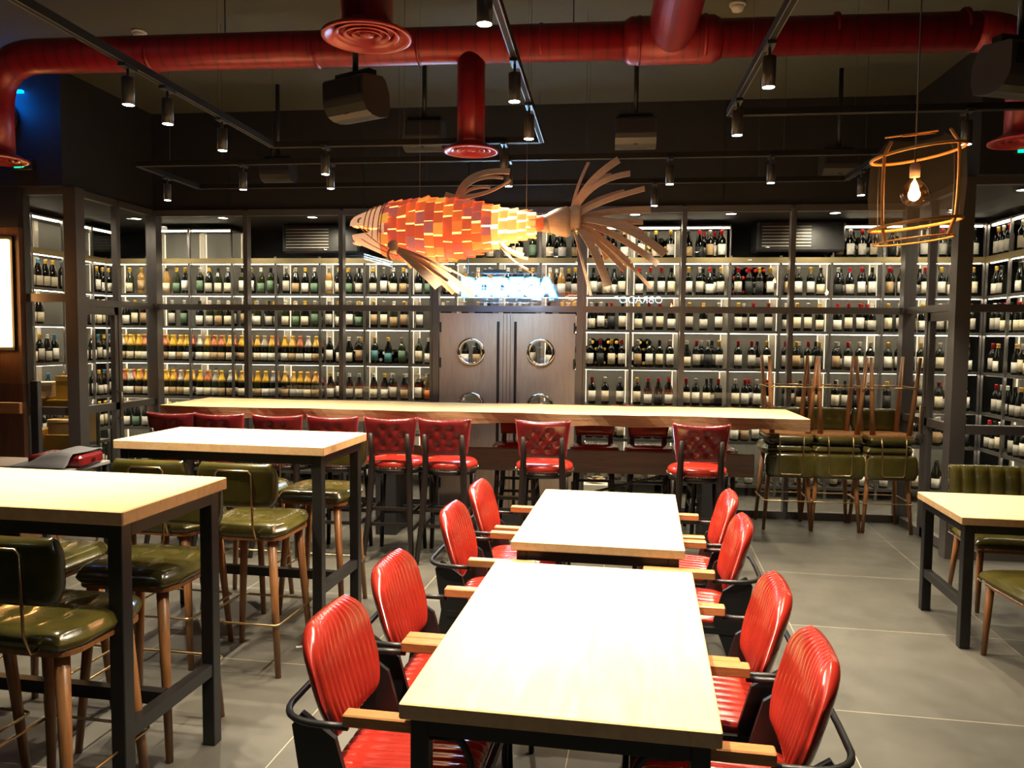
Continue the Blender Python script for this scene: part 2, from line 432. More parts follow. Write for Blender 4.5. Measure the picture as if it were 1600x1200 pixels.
# wooden double door with round portholes
dr = bpy.data.objects.new('door_1', None); COL.objects.link(dr); dr['kind'] = 'structure'; dr['label'] = 'brown wooden double door with four round portholes'; dr['category'] = 'door'
def hole_leaf(x0, x1, holes, r):
    "leaf with round holes: quads around each hole by polar strips"
    m = MB(); y0, y1 = -.035, .01
    zs = [.01] + [(holes[0] + holes[1]) / 2] + [1.94]
    cx = (x0 + x1) / 2
    for (za, zb), hz in zip(zip(zs, zs[1:]), sorted(holes)):
        n = 48; ring = []; outr = []
        for i in range(n):
            a = 2 * PI * i / n; c, s = math.cos(a), math.sin(a)
            ring.append((hxs + r * c, hz + r * s))
            # project to the cell rectangle
            t = min(((x1 - hxs) / c if c > 1e-6 else 1e9), ((x0 - hxs) / c if c < -1e-6 else 1e9), ((zb - hz) / s if s > 1e-6 else 1e9), ((za - hz) / s if s < -1e-6 else 1e9))
            outr.append((hxs + t * c, hz + t * s))
        # corners
        vs = [(x, y, z) for y in (y0, y1) for (x, z) in ring + outr]; fs = []
        for i in range(n):
            j = (i + 1) % n
            fs.append((i, j, n + j, n + i)); fs.append((2 * n + i, 3 * n + i, 3 * n + j, 2 * n + j)); fs.append((i, 2 * n + i, 2 * n + j, j))
            fs.append((n + i, n + j, 3 * n + j, 3 * n + i))
            A, B = outr[i], outr[j]
            if abs(A[0] - B[0]) > 1e-5 and abs(A[1] - B[1]) > 1e-5:   # fill the corner
                cn = (A[0] if abs(A[0] - x0) < 1e-5 or abs(A[0] - x1) < 1e-5 else B[0], A[1] if abs(A[1] - za) < 1e-5 or abs(A[1] - zb) < 1e-5 else B[1])
                b0 = len(vs); vs += [(cn[0], y0, cn[1]), (cn[0], y1, cn[1])]; fs += [(n + i, n + j, b0), (3 * n + j, 3 * n + i, b0 + 1), (n + i, b0, b0 + 1, 3 * n + i), (b0, n + j, 3 * n + j, b0 + 1)]
        m.add(vs, fs)
    return m
DM = -3.74
for s, hxs in ((-1, -4.095), (1, -3.405)):
    x0, x1 = (-4.41, DM - .003) if s < 0 else (DM + .003, -3.07)
    lf = obj('door_leaf', hole_leaf(x0, x1, [1.02, 1.558], .115), DOORWOOD, dr)
    for z in (1.02, 1.558):
        m = MB(); M = Matrix.Translation((hxs, -.012, z)) @ Matrix.Rotation(PI / 2, 4, 'X')
        m.lathe([(.108, .0), (.108, .028), (.114, .036), (.126, .038), (.137, .032), (.142, .024), (.112, .0)], 40, M, caps=False)
        rg = obj('porthole_ring', m, CHROME, lf)
        obj('porthole_glass', MB().lathe([(.113, -.003), (.113, .003)], 40, M), GLASS, lf)
    gx = DM + s * .085
    obj('grooved_pull', MB().box(gx - .013, gx + .013, -.045, -.034, .03, 1.86, b=.004), BLACK, lf)
    obj('door_seam', MB().box(gx - .05 * s - .002, gx - .05 * s + .002, -.037, -.0345, .02, 1.93), BLACK, lf)
    hg = MB(); hx = x0 + .008 if s < 0 else x1 - .008
    for z in (.25, 1.0, 1.45, 1.8): hg.box(hx - .008, hx + .008, -.045, -.03, z - .05, z + .05)
    obj('hinge', hg, BLACK, lf)

# ------------------------------------------------------------------ wine shelving
ZS = {'top': 2.58, 'first': 2.18, 'second': 1.80, 'third': 1.39, 'fourth': .975, 'fifth': .60, 'lowest': .13}
order = ['top', 'first', 'second', 'third', 'fourth', 'fifth', 'lowest']
YF, YB = 1.0, 1.34
def rack(x0, x1, label, tops=True, place=None, lowest=True):
    "one bay of shelving; built in wall axes, then placed by an optional 4x4 matrix"
    r = thing('wine_rack', label, 'shelving', group='lit steel wine shelving behind the glass')
    m = MB(); m.box(x0, x1, YB, YB + .015, .08, 2.58)
    if tops: m.box(x0, x1, YB, YB + .015, 2.58, 2.93)
    obj('back_panel', m, BACKP, r)
    zt = 2.93 if tops else 2.6
    for x in (x0, x1):
        s = 1 if x == x0 else -1
        obj('front_post', MB().box(min(x, x + s * .014), max(x, x + s * .014), YF - .012, YF + .012, 0, zt), STEEL, r)
        if zt > 2.9 or True:
            vx = x + s * .033; obj('glow_strip', MB().box(min(vx, vx + s * .010), max(vx, vx + s * .010), YB - .012, YB - .004, .18, zt - .03), POSTGLOW, r)  # added glow bar, imitates shelf light falling on the post
        obj('rear_post', MB().box(min(x, x + s * .030), max(x, x + s * .030), YB - .03, YB, 0, zt), UPRIGHT, r)
    for nm in order:
        z = ZS[nm]
        if nm == 'top': obj('shelf', MB().box(x0, x1, YF - .03, YF - .0125, z - .06, z), BEAM, r); obj('shelf', MB().box(x0 + .015, x1 - .015, YF - .012, YB - .031, z - .05, z).box(x0 + .015, x1 - .015, YF - .012, YF + .018, z - .061, z - .0501), SHELFM, r); continue
        obj('shelf', MB().box(x0 + .015, x1 - .015, YF + .0, YB - .031, z - .020, z).box(x0 + .015, x1 - .015, YF, YF + .018, z - .031, z - .0201), SHELFM, r)
    tz = [ZS[n] - .03 for n in order[1:]] + [ZS['top'] - .06] + ([2.90] if tops else [])
    for z in tz:
        if z < .3: continue
        obj('glow_strip', MB().box(x0 + .02, x1 - .02, YF + .026, YF + .045, z - (.0065 if z > 1.6 else .0035), z + .009), LEDM, r)
    if tops: obj('shelf', MB().box(x0 + .015, x1 - .015, YF, YB - .031, 2.91, 2.929), SHELFM, r)
    if place is not None: r.matrix_world = place
    return r
LB = [-4.45 - .525 * i for i in range(9)]
RBx = [-3.03 + .523 * i for i in range(9)]
DB = [-4.45, -3.977, -3.503, -3.03]
bays = []   # (x0,x1,phrase,tops)
for i in range(8):
    bays.append((LB[i + 1], LB[i], '%s bay left of door' % (ordn + ['eighth'])[i], i in (0, 5, 6)))
for i in range(3): bays.append((DB[i], DB[i + 1], '%s bay over door' % ('left', 'middle', 'right')[i], True))
for i in range(8): bays.append((RBx[i], min(RBx[i + 1], 1.1), '%s bay right of door' % (ordn + ['eighth'])[i], i in (0, 1, 2, 5, 6, 7)))
for x0, x1, ph, tp in bays: rack(x0, x1, 'grey steel wine shelving with light strips, ' + ph, tp)
# side shelving
def side_place(px, py, ang): return Matrix.Translation((px, py, 0)) @ Matrix.Rotation(ang, 4, 'Z') @ Matrix.Translation((0, -YF, 0))
ML = side_place(-8.62, 0, PI / 2)      # faces +x, local x runs along world y
MR = side_place(1.12, 0, -PI / 2)
for i in range(5): rack(-1.2 + .48 * i, -1.2 + .48 * (i + 1), 'steel wine shelving on the left cellar side, bay %s from the front' % ordn[i], True, ML)
for i in range(5): rack(-1.0 + .48 * i, -1.0 + .48 * (i + 1), 'steel wine shelving on the right cellar side, bay %s from the back' % ordn[i], True, MR)

# ------------------------------------------------------------------ bottles
PROF = {
 'bordeaux': ([(.030, 0), (.0375, .003), (.038, .01), (.038, .185), (.036, .2), (.028, .218), (.018, .232), (.0145, .245), (.0142, .292), (.0155, .294), (.0155, .300), (.012, .301)], .0383, .035, .150, .0152, .245, .302),
 'burgundy': ([(.030, 0), (.0405, .003), (.041, .01), (.041, .15), (.038, .175), (.030, .205), (.021, .235), (.0155, .26), (.0145, .288), (.016, .29), (.016, .297), (.012, .298)], .0413, .022, .122, .016, .252, .299),
 'champagne': ([(.032, 0), (.043, .003), (.044, .01), (.044, .15), (.041, .175), (.033, .205), (.024, .235), (.018, .26), (.0165, .285), (.0185, .288), (.0185, .300), (.014, .305)], .0443, .022, .105, .0, .175, .31)}
BG = mat('black_green_glass', (.003, .004, .003), .10, spec=.35)
BG2 = mat('dark_olive_glass', (.014, .018, .005), .10, spec=.4)
BG3 = mat('amber_clear_glass', (.30, .16, .04), .08, spec=.6)
def labn(c):
    def f(nt, b):
        v = coords(nt, (1, 1, 1)); wv = nt.nodes.new('ShaderNodeTexBrick'); wv.inputs['Scale'].default_value = 1
        wv.inputs['Brick Width'].default_value = .021; wv.inputs['Row Height'].default_value = .0125; wv.inputs['Mortar Size'].default_value = .0042
        mp = nt.nodes.new('ShaderNodeMapping'); mp.inputs['Rotation'].default_value = (PI / 2, 0, 0); nt.links.new(v, mp.inputs[0]); nt.links.new(mp.outputs[0], wv.inputs['Vector'])
        wv.inputs['Color1'].default_value = (*[x * .55 for x in c], 1); wv.inputs['Color2'].default_value = (*[x * .85 for x in c], 1); wv.inputs['Mortar'].default_value = (*c, 1)
        nt.links.new(wv.outputs[0], b.inputs['Base Color'])
    return f
LAB = {k: mat(k + '_label', c, .6, nodes=labn(c)) for k, c in dict(white=(.88, .85, .76), cream=(.84, .74, .54), grey=(.56, .53, .46), tan=(.48, .33, .17), orange=(.75, .18, .03), black=(.03, .03, .03), green=(.14, .24, .15), teal=(.08, .25, .27)).items()}
CAP = {k: mat(k + '_capsule', c, .3, mt) for k, c, mt in (('red', (.45, .012, .015), .2), ('black', (.015, .015, .015), .1), ('gold', (.85, .52, .12), .35), ('silver', (.6, .58, .52), .5), ('pink', (.65, .22, .12), .5), ('yellow', (.78, .48, .05), .1), ('blue', (.08, .3, .5), .2), ('white', (.75, .72, .65), 0), ('green', (.1, .2, .06), .2))}
GL = {'dark': BG, 'olive': BG2, 'amber': BG3}
for k_ in list(PROF):
    p_ = PROF[k_]; PROF[k_] = ([(r_ * 1.12, z_) for r_, z_ in p_[0]], p_[1] * 1.12 + .0002, p_[2], p_[3], p_[4] * 1.12, p_[5], p_[6])
mcache = {}
def bodymesh(kind, g):
    if (kind, g) not in mcache: mcache[kind, g] = MB().lathe(PROF[kind][0], 16).mesh('bottle_' + kind, GL[g])
    return mcache[kind, g]
def labarc(kind):
    _, r, z0, z1, *_ = PROF[kind]; m = MB(); n = 10; vs = []
    for rr in (r, r - .0012):
        for z in (z0, z1):
            for i in range(n + 1):
                a = -PI / 2 + (i / n - .5) * 2.5; vs.append((rr * math.cos(a), rr * math.sin(a), z))
    W = n + 1; fs = []
    for i in range(n): fs += [(i, i + 1, W + i + 1, W + i), (2 * W + i, 3 * W + i, 3 * W + i + 1, 2 * W + i + 1), (i, 2 * W + i, 2 * W + i + 1, i + 1), (W + i, W + i + 1, 3 * W + i + 1, 3 * W + i)]
    fs += [(0, W, 3 * W, 2 * W), (n, 2 * W + n, 3 * W + n, W + n)]
    return m.add(vs, fs, 0, True)
def capgeo(kind):
    p, r, _, _, cr, z0, z1 = PROF[kind]; e = .0009
    pts = [(a + e, z) for a, z in p if z >= z0 - 1e-6]
    if kind == 'champagne': pts = [(.0462, .1751)] + pts[1:]
    else: pts = [(cr, z0)] + [(a, z) for a, z in pts if z > z0]
    pts[-1] = (pts[-1][0], pts[-1][1] + e)
    return MB().lathe(pts, 16)
def labmesh(kind, c):
    if (kind, 'l', c) not in mcache: mcache[kind, 'l', c] = labarc(kind).mesh('label', LAB[c])
    return mcache[kind, 'l', c]
def capmesh(kind, c):
    if (kind, 'c', c) not in mcache: mcache[kind, 'c', c] = capgeo(kind).mesh('capsule', CAP[c])
    return mcache[kind, 'c', c]
specs = []   # priority, x,y,z, kind, glass, label col, cap col, phrase
posn = {1: ['alone'], 2: ['left', 'right'], 3: ['left', 'middle', 'right'], 4: ['leftmost', 'second', 'third', 'rightmost'], 5: ['leftmost', 'second', 'middle', 'fourth', 'rightmost'], 6: ['leftmost', 'second', 'third', 'fourth', 'fifth', 'rightmost']}
rb = random.Random(21)
backs = []   # second-row bottles, merged
champ = {('third', 3), ('third', 4), ('third', 5), ('third', 6), ('third', 7), ('fourth', 4), ('fourth', 5), ('fourth', 6), ('fourth', 7), ('fourth', 3)}
for x0, x1, ph, tp in bays:
    left = 'left of' in ph; over = 'over' in ph
    bi = (ordn + ['eighth']).index(ph.split()[0]) if not over else 0
    for nm in order:
        z = ZS[nm]
        if nm == 'top' and (not tp or (left and bi >= 5)): continue
        if nm == 'top' and left and bi == 0: pass
        if left and nm in ('fifth', 'lowest') and bi < 5: continue
        if over and nm in ('third', 'fourth', 'fifth', 'lowest'):
            if nm not in ('third',): continue
        isch = left and (nm, bi) in champ
        n = 5 if isch else (rb.choice([4, 4, 4, 3]) if not over else 3)
        if nm == 'lowest': n = 3
        wd = (x1 - x0 - .06)
        for i in range(n):
            x = x0 + .03 + wd * (i + .5) / n + rb.uniform(-.008, .008); y = YF + .06 + rb.uniform(0, .02)
            if isch: kd, g = 'champagne', rb.choice(['dark', 'dark', 'olive']); cc = rb.choice(['gold', 'gold', 'yellow', 'silver', 'pink']); lc = rb.choice(['white', 'cream', 'grey', 'tan'])
            elif left or over:
                kd = rb.choice(['burgundy', 'burgundy', 'bordeaux']); g = rb.choice(['dark', 'dark', 'olive', 'amber'] if nm == 'first' else ['dark', 'dark', 'olive'])
                cc = rb.choice(['white', 'silver', 'yellow', 'black', 'white', 'gold']); lc = rb.choice(['white', 'white', 'cream', 'cream', 'grey', 'tan', 'green'])
            else:
                kd = rb.choice(['bordeaux', 'bordeaux', 'bordeaux', 'burgundy']); g = 'dark'
                cc = rb.choice(['red', 'red', 'red', 'black', 'silver', 'gold', 'yellow', 'white']); lc = rb.choice(['white', 'white', 'white', 'cream', 'cream', 'grey', 'tan', 'black'])
            if left and nm == 'fourth' and bi == 0 and i == 1: lc = 'orange'
            if left and nm == 'third' and bi == 1 and i in (0, 1): lc = 'teal'
            sc_ = 1.0 if nm != 'lowest' else (1.35 if i == 1 else 1.15)
            vis = not ((left and nm in ('fifth', 'lowest')) or (over and nm in ('third', 'second')))
            pr = (0 if vis else 1, -z if nm in ('fifth', 'lowest') and not vis else 0, rb.random() * .01 + (.5 if nm == 'lowest' else 0))
            phr = '%s of %s, %s' % (posn[n][i], ('%s shelf' % nm), ph)
            specs.append((pr, x, y, z, kd, g, lc, cc, phr, sc_, 0))
        # second row behind
        for i in range(n):
            if rb.random() < (.95 if isch else .45):
                x = x0 + .03 + wd * (i + (1.0 if i < n - 1 else .5)) / n; y = YF + .2
                backs.append((x, y, z, 'champagne' if isch else rb.choice(['bordeaux', 'burgundy']), rb.choice(['white', 'cream', 'grey']), rb.choice(['gold', 'yellow', 'pink']) if isch else rb.choice(['red', 'black', 'silver'] if not (left or over) else ['white', 'yellow', 'silver']), 0))
specs.sort(key=lambda s: s[0])
gname = 'wine bottles on the lit cellar shelves'
for pr, x, y, z, kd, g, lc, cc, ph, s_, _ in specs[:298]:
    o = link('wine_bottle', bodymesh(kd, g), None, (x, y, z)); o.scale = (s_,) * 3
    tag(o, '%s bottle, %s label, %s capsule, %s' % (g, lc, cc, ph), 'bottle', gname)
    link('label', labmesh(kd, lc), o); link('capsule', capmesh(kd, cc), o)
# stuff: everything further back and on the side shelves, one object
MATL = list(GL.values()) + list(LAB.values()) + list(CAP.values())
mi = {m_.name: i for i, m_ in enumerate(MATL)}
big = MB()
def addb(x, y, z, kd, lc, cc, rz=0, M0=None, g='dark'):
    M = (M0 if M0 is not None else Matrix.Identity(4)) @ Matrix.Translation((x, y, z)) @ Matrix.Rotation(rz, 4, 'Z')
    for mb_, mt in ((MB().lathe(PROF[kd][0], 10), GL[g]), (labarc(kd), LAB[lc]), (capgeo(kd), CAP[cc])):
        big.add([M @ Vector(v) for v in mb_.v], mb_.f, mi[mt.name], True)
for s_ in specs[298:]: addb(s_[1], s_[2], s_[3], s_[4], s_[6], s_[7])
for b_ in backs: addb(b_[0], b_[1], b_[2], b_[3], b_[4], b_[5])
for MM, x00, n0 in ((ML, -1.2, 5), (MR, -1.0, 5)):
    for i in range(n0):
        for nm in order:
            if nm == 'top' and MM is ML: continue
            if MM is ML and nm in ('third', 'second') and i < 1: continue
            if MM is ML and nm in ('fourth', 'fifth', 'lowest') and i < 2: continue
            for j in range(rb.choice([3, 4])):
                if rb.random() < .12: continue
                kd = rb.choice(['bordeaux', 'burgundy'])
                addb(x00 + .48 * i + .07 + .11 * j, YF + .07, ZS[nm], kd, rb.choice(['white', 'cream', 'grey']), rb.choice(['red', 'gold', 'black', 'white'] if MM is MR else ['blue', 'white', 'yellow', 'gold']), 0, MM)
# lying bottles, capsules to the viewer
def lie(x0, x1, z0, rows, cc):
    for r_ in range(rows):
        n = int((x1 - x0) / .088)
        for i in range(n - (r_ % 2)):
            x = x0 + .045 + .088 * (i + .5 * (r_ % 2)); z = z0 + .042 + .076 * r_
            M = Matrix.Translation((x, YF + .325, z)) @ Matrix.Rotation(PI / 2, 4, 'X')
            for mb_, mt in ((MB().lathe(PROF['burgundy'][0], 10), BG), (capgeo('burgundy'), CAP[cc if rb.random() < .8 else 'black'])):
                big.add([M @ Vector((v[0], v[1], v[2] * .72)) for v in mb_.v], mb_.f, mi[mt.name], True)
lie(RBx[3] + .02, RBx[4] - .02, ZS['first'], 4, 'red')
lie(RBx[0] + .02, RBx[1] - .02, ZS['third'], 4, 'gold')
lie(RBx[1] + .02, RBx[1] + .3, ZS['third'], 4, 'gold')
lie(LB[1] + .02, LB[0] - .02, ZS['fourth'], 3, 'gold')
lie(LB[3] + .02, LB[2] - .02, ZS['third'], 2, 'black')
lie(LB[2] + .02, LB[1] - .02, ZS['third'], 2, 'white')
lie(RBx[1] + .1, RBx[2] - .02, ZS['top'], 3, 'yellow')
lie(RBx[5] + .02, RBx[6] - .1, ZS['top'], 3, 'silver')
bo = obj('wine_bottles', big, MATL)
tag(bo, 'rows of further bottles behind the front ones and on the side shelves', 'bottles', kind='stuff')

# cellar downlights, cooler, boxes
def downlight(x, y, label):
    d = thing('cellar_downlight', label, 'ceiling light', (x, y, 2.97), group='small round lights in the cellar ceiling')
    obj('trim_ring', MB().lathe([(.05, -.012), (.062, -.01), (.064, 0)], 24, caps=False), BLACK, d)
    obj('light_face', MB().lathe([(.049, -.010), (.049, -.002)], 24), DOWN, d)
    l = bpy.data.lights.new('downlight_beam', 'SPOT'); l.energy = CELLAR_W; l.color = (1, .85, .62); l.spot_size = 2.4; l.spot_blend = .9; l.shadow_soft_size = .05
    lo = bpy.data.objects.new('light_beam', l); COL.objects.link(lo); lo.parent = d; lo.location = (0, 0, -.03); lo.rotation_euler = (.35, 0, 0)
dn = [(-7.9, .45, 'far left'), (-6.9, .45, 'left quarter'), (-5.9, .45, 'behind second glass bay'), (-4.95, .45, 'behind third glass bay'), (-3.74, .45, 'above the wooden door'), (-2.5, .45, 'just right of the door'), (-1.55, .45, 'right of centre'), (-.55, .45, 'behind the last glass bay'), (.5, .3, 'far right')]
for x, y, n_ in dn: downlight(x, y, 'small round ceiling light inside the cellar, ' + n_)
downlight(-7.95, -1.05, 'small round ceiling light inside the cellar, behind the left glass door')
downlight(.62, -.7, 'small round ceiling light inside the cellar, behind the right glass door')
def cooler(x, y, label):
    t = thing('cellar_cooler', label, 'cooling unit', (x, y, 2.64), group='cooling units under the cellar ceiling')
    obj('housing', MB().box(-.45, .45, -.15, .25, 0, .32, b=.02), GREYP, t)
    m = MB()
    for i in range(7): m.box(-.4, .1, -.162, -.152, .05 + .034 * i, .062 + .034 * i)
    obj('louvre', m, UPRIGHT, t)
cooler(-6.0, 1.1, 'dark cooling unit with slatted grille, left of the fish')
cooler(-.75, 1.1, 'dark cooling unit with slatted grille, behind the basket lamp side')
YBOX = mat('yellow_card', (.62, .36, .04), .6); YBOX2 = mat('kraft_card', (.42, .25, .09), .7)
def cbox(x, y, z, sx, sy, sz, rz, label, mt, lid=True, cat='box', grp='yellow gift boxes behind the left glass'):
    t = thing('gift_box', label, cat, (x, y, z), rz, grp)
    obj('box_body', MB().box(-sx / 2, sx / 2, -sy / 2, sy / 2, 0, sz * (.78 if lid else 1), b=.003), mt, t)
    if lid: obj('box_lid', MB().box(-sx / 2 - .004, sx / 2 + .004, -sy / 2 - .004, sy / 2 + .004, sz * .7801, sz, b=.003), mt, t)
st = thing('display_stand', 'dark two-tier stand holding yellow boxes in the cellar', 'stand', (-7.95, -.85, 0))
obj('shelf_board', MB().box(-.3, .32, -.2, .2, .96, .985), SHELFM, st); obj('shelf_board', MB().box(-.3, .32, -.2, .2, .6, .625), SHELFM, st); obj('shelf_board', MB().box(-.3, .32, -.2, .2, .18, .205), SHELFM, st)
for z_ in (.96, .6): obj('glow_strip', MB().box(-.28, .30, -.17, -.15, z_ - .006, z_ - .0005), LEDM, st)  # strips added under the boards to brighten the boxes
for z_ in (.96, .6): pass
for sx_ in (-.29, .31):
    for sy_ in (-.19, .19): obj('leg', MB().box(sx_ - .012, sx_ + .012, sy_ - .012, sy_ + .012, 0, .985), BLACK, st)
cbox(-8.08, -.9, .985, .24, .2, .12, 0, 'yellow box lying at the left end of the upper stand tier', YBOX)
cbox(-7.8, -.88, .985, .26, .2, .1, 0, 'yellow low box at the right of the upper stand tier', YBOX)
cbox(-8.04, -.86, 1.105, .2, .2, .14, .3, 'white topped square box stacked above a yellow box', LAB['cream'])
cbox(-7.78, -.84, 1.085, .2, .16, .22, -.2, 'tall yellow box standing on the low yellow box', YBOX)
cbox(-8.08, -.9, .625, .22, .2, .18, 0, 'yellow box at the left of the middle stand tier', YBOX)
cbox(-7.8, -.9, .625, .26, .22, .14, 0, 'kraft yellow carton under another on the middle tier', YBOX)
cbox(-7.79, -.9, .765, .24, .2, .14, .08, 'kraft carton stacked upon a carton on the middle tier', YBOX2)
t = thing('cork_bin', 'dark open bin of pale corks under the yellow boxes', 'bin', (-7.85, -.95, .205))
obj('bin_body', MB().box(-.2, .2, -.1, .1, 0, .16, b=.005), BLACK, t)
m = MB(); rc = random.Random(3)
for i in range(60):
    M = Matrix.Translation((rc.uniform(-.17, .17), rc.uniform(-.08, .07), .175 + rc.uniform(0, .04))) @ Matrix.Rotation(rc.uniform(0, 3), 4, 'X') @ Matrix.Rotation(rc.uniform(0, 3), 4, 'Y')
    m.lathe([(.011, -.02), (.011, .02)], 7, M)
cs = obj('corks', m, LAB['cream'], t); cs['kind'] = 'stuff'
# low boxes behind the left glass door
cbox(-8.02, -.35, .62, .22, .26, .3, .1, 'tan carton behind the left glass door', YBOX2)
st2 = thing('display_stand', 'low dark stand under a tan carton behind the left glass door', 'stand', (-8.02, -.35, 0))
obj('shelf_board', MB().box(-.16, .16, -.2, .2, .59, .62), SHELFM, st2)
for sx_ in (-.15, .15):
    for sy_ in (-.19, .19): obj('leg', MB().box(sx_ - .012, sx_ + .012, sy_ - .012, sy_ + .012, 0, .59), BLACK, st2)
t = thing('white_box', 'white box topped with crumpled paper on the cellar floor by the door', 'box', (-2.86, .45, 0), 0)
obj('box_body', MB().box(-.13, .13, -.1, .1, 0, .2, b=.004), LAB['white'], t)
m = MB()
for i in range(7): m.box(-.06, .06, -.03, .03, .0, .004, M=Matrix.Translation((rc.uniform(-.05, .05), rc.uniform(-.03, .03), .213 + .008 * i)) @ Matrix.Rotation(rc.uniform(0, 3), 4, 'Z') @ Matrix.Rotation(rc.uniform(-.25, .25), 4, 'X'))
obj('crumpled_paper', m, [LAB['tan']], t)

# ------------------------------------------------------------------ tables
def table(name, label, x0, x1, y0, y1, h, th, leg, low, group, topmat, cross=None):
    cx, cy = (x0 + x1) / 2, (y0 + y1) / 2; X, Y = T(cx, cy); hx, hy = (x1 - x0) / 2, (y1 - y0) / 2
    t = thing(name, label, 'table', (X, Y, 0), -A3, group)
    tb = MB().box(-hx, hx, -hy, hy, h - th, h, b=.004); tb.m = [0 if all(tb.v[i][2] > h - .005 for i in f) else 1 for f in tb.f]; obj('tabletop', tb, [topmat, SHADEDGE], t)
    ins = .025; lx, ly = hx - ins, hy - ins
    m = MB()
    for s in (-1, 1):
        m.box(-lx + leg, lx - leg, s * ly - (leg if s > 0 else 0), s * ly + (0 if s > 0 else leg), h - th - .05, h - th)
        m.box(s * lx - (leg if s > 0 else 0), s * lx + (0 if s > 0 else leg), -ly + leg, ly - leg, h - th - .05, h - th)
    obj('apron', m, BLACK, t)
    for sx in (-1, 1):
        for sy in (-1, 1):
            a = (-lx, -lx + leg) if sx < 0 else (lx - leg, lx); c = (-ly, -ly + leg) if sy < 0 else (ly - leg, ly)
            obj('leg', MB().box(*a, *c, 0, h - th, b=.003), BLACK, t)
    for s in (-1, 1):
        a = (-lx + .005, -lx + leg - .005) if s < 0 else (lx - leg + .005, lx - .005)
        obj('stretcher', MB().box(*a, -ly + leg, ly - leg, low, low + .05), BLACK, t)
    if cross: obj('stretcher', MB().box(-lx + leg, lx - leg, -.02, .02, low, low + .05), BLACK, t)
    return t
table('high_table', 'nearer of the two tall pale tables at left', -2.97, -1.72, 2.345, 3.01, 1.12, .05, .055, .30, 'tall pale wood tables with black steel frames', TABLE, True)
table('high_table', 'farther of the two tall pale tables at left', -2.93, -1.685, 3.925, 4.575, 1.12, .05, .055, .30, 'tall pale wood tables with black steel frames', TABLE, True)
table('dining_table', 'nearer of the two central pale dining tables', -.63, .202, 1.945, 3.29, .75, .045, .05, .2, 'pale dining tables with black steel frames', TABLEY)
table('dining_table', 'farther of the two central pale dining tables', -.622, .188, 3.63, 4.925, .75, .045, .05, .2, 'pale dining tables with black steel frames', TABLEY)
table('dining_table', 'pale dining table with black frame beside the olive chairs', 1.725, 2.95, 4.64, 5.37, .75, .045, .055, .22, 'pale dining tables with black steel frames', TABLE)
# long slab bar
bt = thing('bar_table', 'long live-edge oak slab bar table before the cellar', 'table', (-3.88, -1.0, 0))
m = MB(); n = 60; rr = random.Random(4); L = 2.68
def edge(i, s, z): return s * (.43 + .022 * math.sin(i * .37 + s) + .012 * math.sin(i * .9 + 2 * s)) - (.0 if z else s * (.03 + .02 * math.sin(i * .6)))
vs = []
for i in range(n + 1):
    x = -L + 2 * L * i / n
    for (s, z) in ((-1, 0), (1, 0), (1, 1), (-1, 1)): vs.append((x, edge(i, s, z), 1.005 + .095 * z + (0 if z else .006 * math.sin(i * .8))))
fs = []; fs2 = []
for i in range(n):
    for k2 in range(4):
        q = (i * 4 + k2, i * 4 + (k2 + 1) % 4, i * 4 + 4 + (k2 + 1) % 4, i * 4 + 4 + k2); (fs2 if k2 == 2 else fs).append(q)
fs += [(3, 2, 1, 0), tuple(n * 4 + k2 for k2 in range(4))]
m.add(vs, fs, 0); m2 = len(m.v); m.add(vs, fs2, 1)
obj('slab_top', m, [SLAB, SLABTOP], bt)
obj('plank', MB().box(-2.35, 2.35, -.03, .03, .56, .75, b=.004), GREYWOOD, bt)
for x in (-2.2, -.75, 2.0):
    obj('leg_panel', MB().box(x - .09, x + .09, -.2, .2, 0, .56, b=.004).box(x - .05, x + .05, -.03, .03, .56, 1.0).box(x - .07, x + .07, -.32, .32, .96, 1.004), BLACK, bt)
m = MB(); m.tube([(1.0, 0, .385), (1.93, 0, .64)], .012)
obj('brace', m, BLACK, bt); 
m = MB(); m.box(-2.2, 2.25, -.012, .012, .2, .225); obj('foot_rail', m, BLACK, bt)

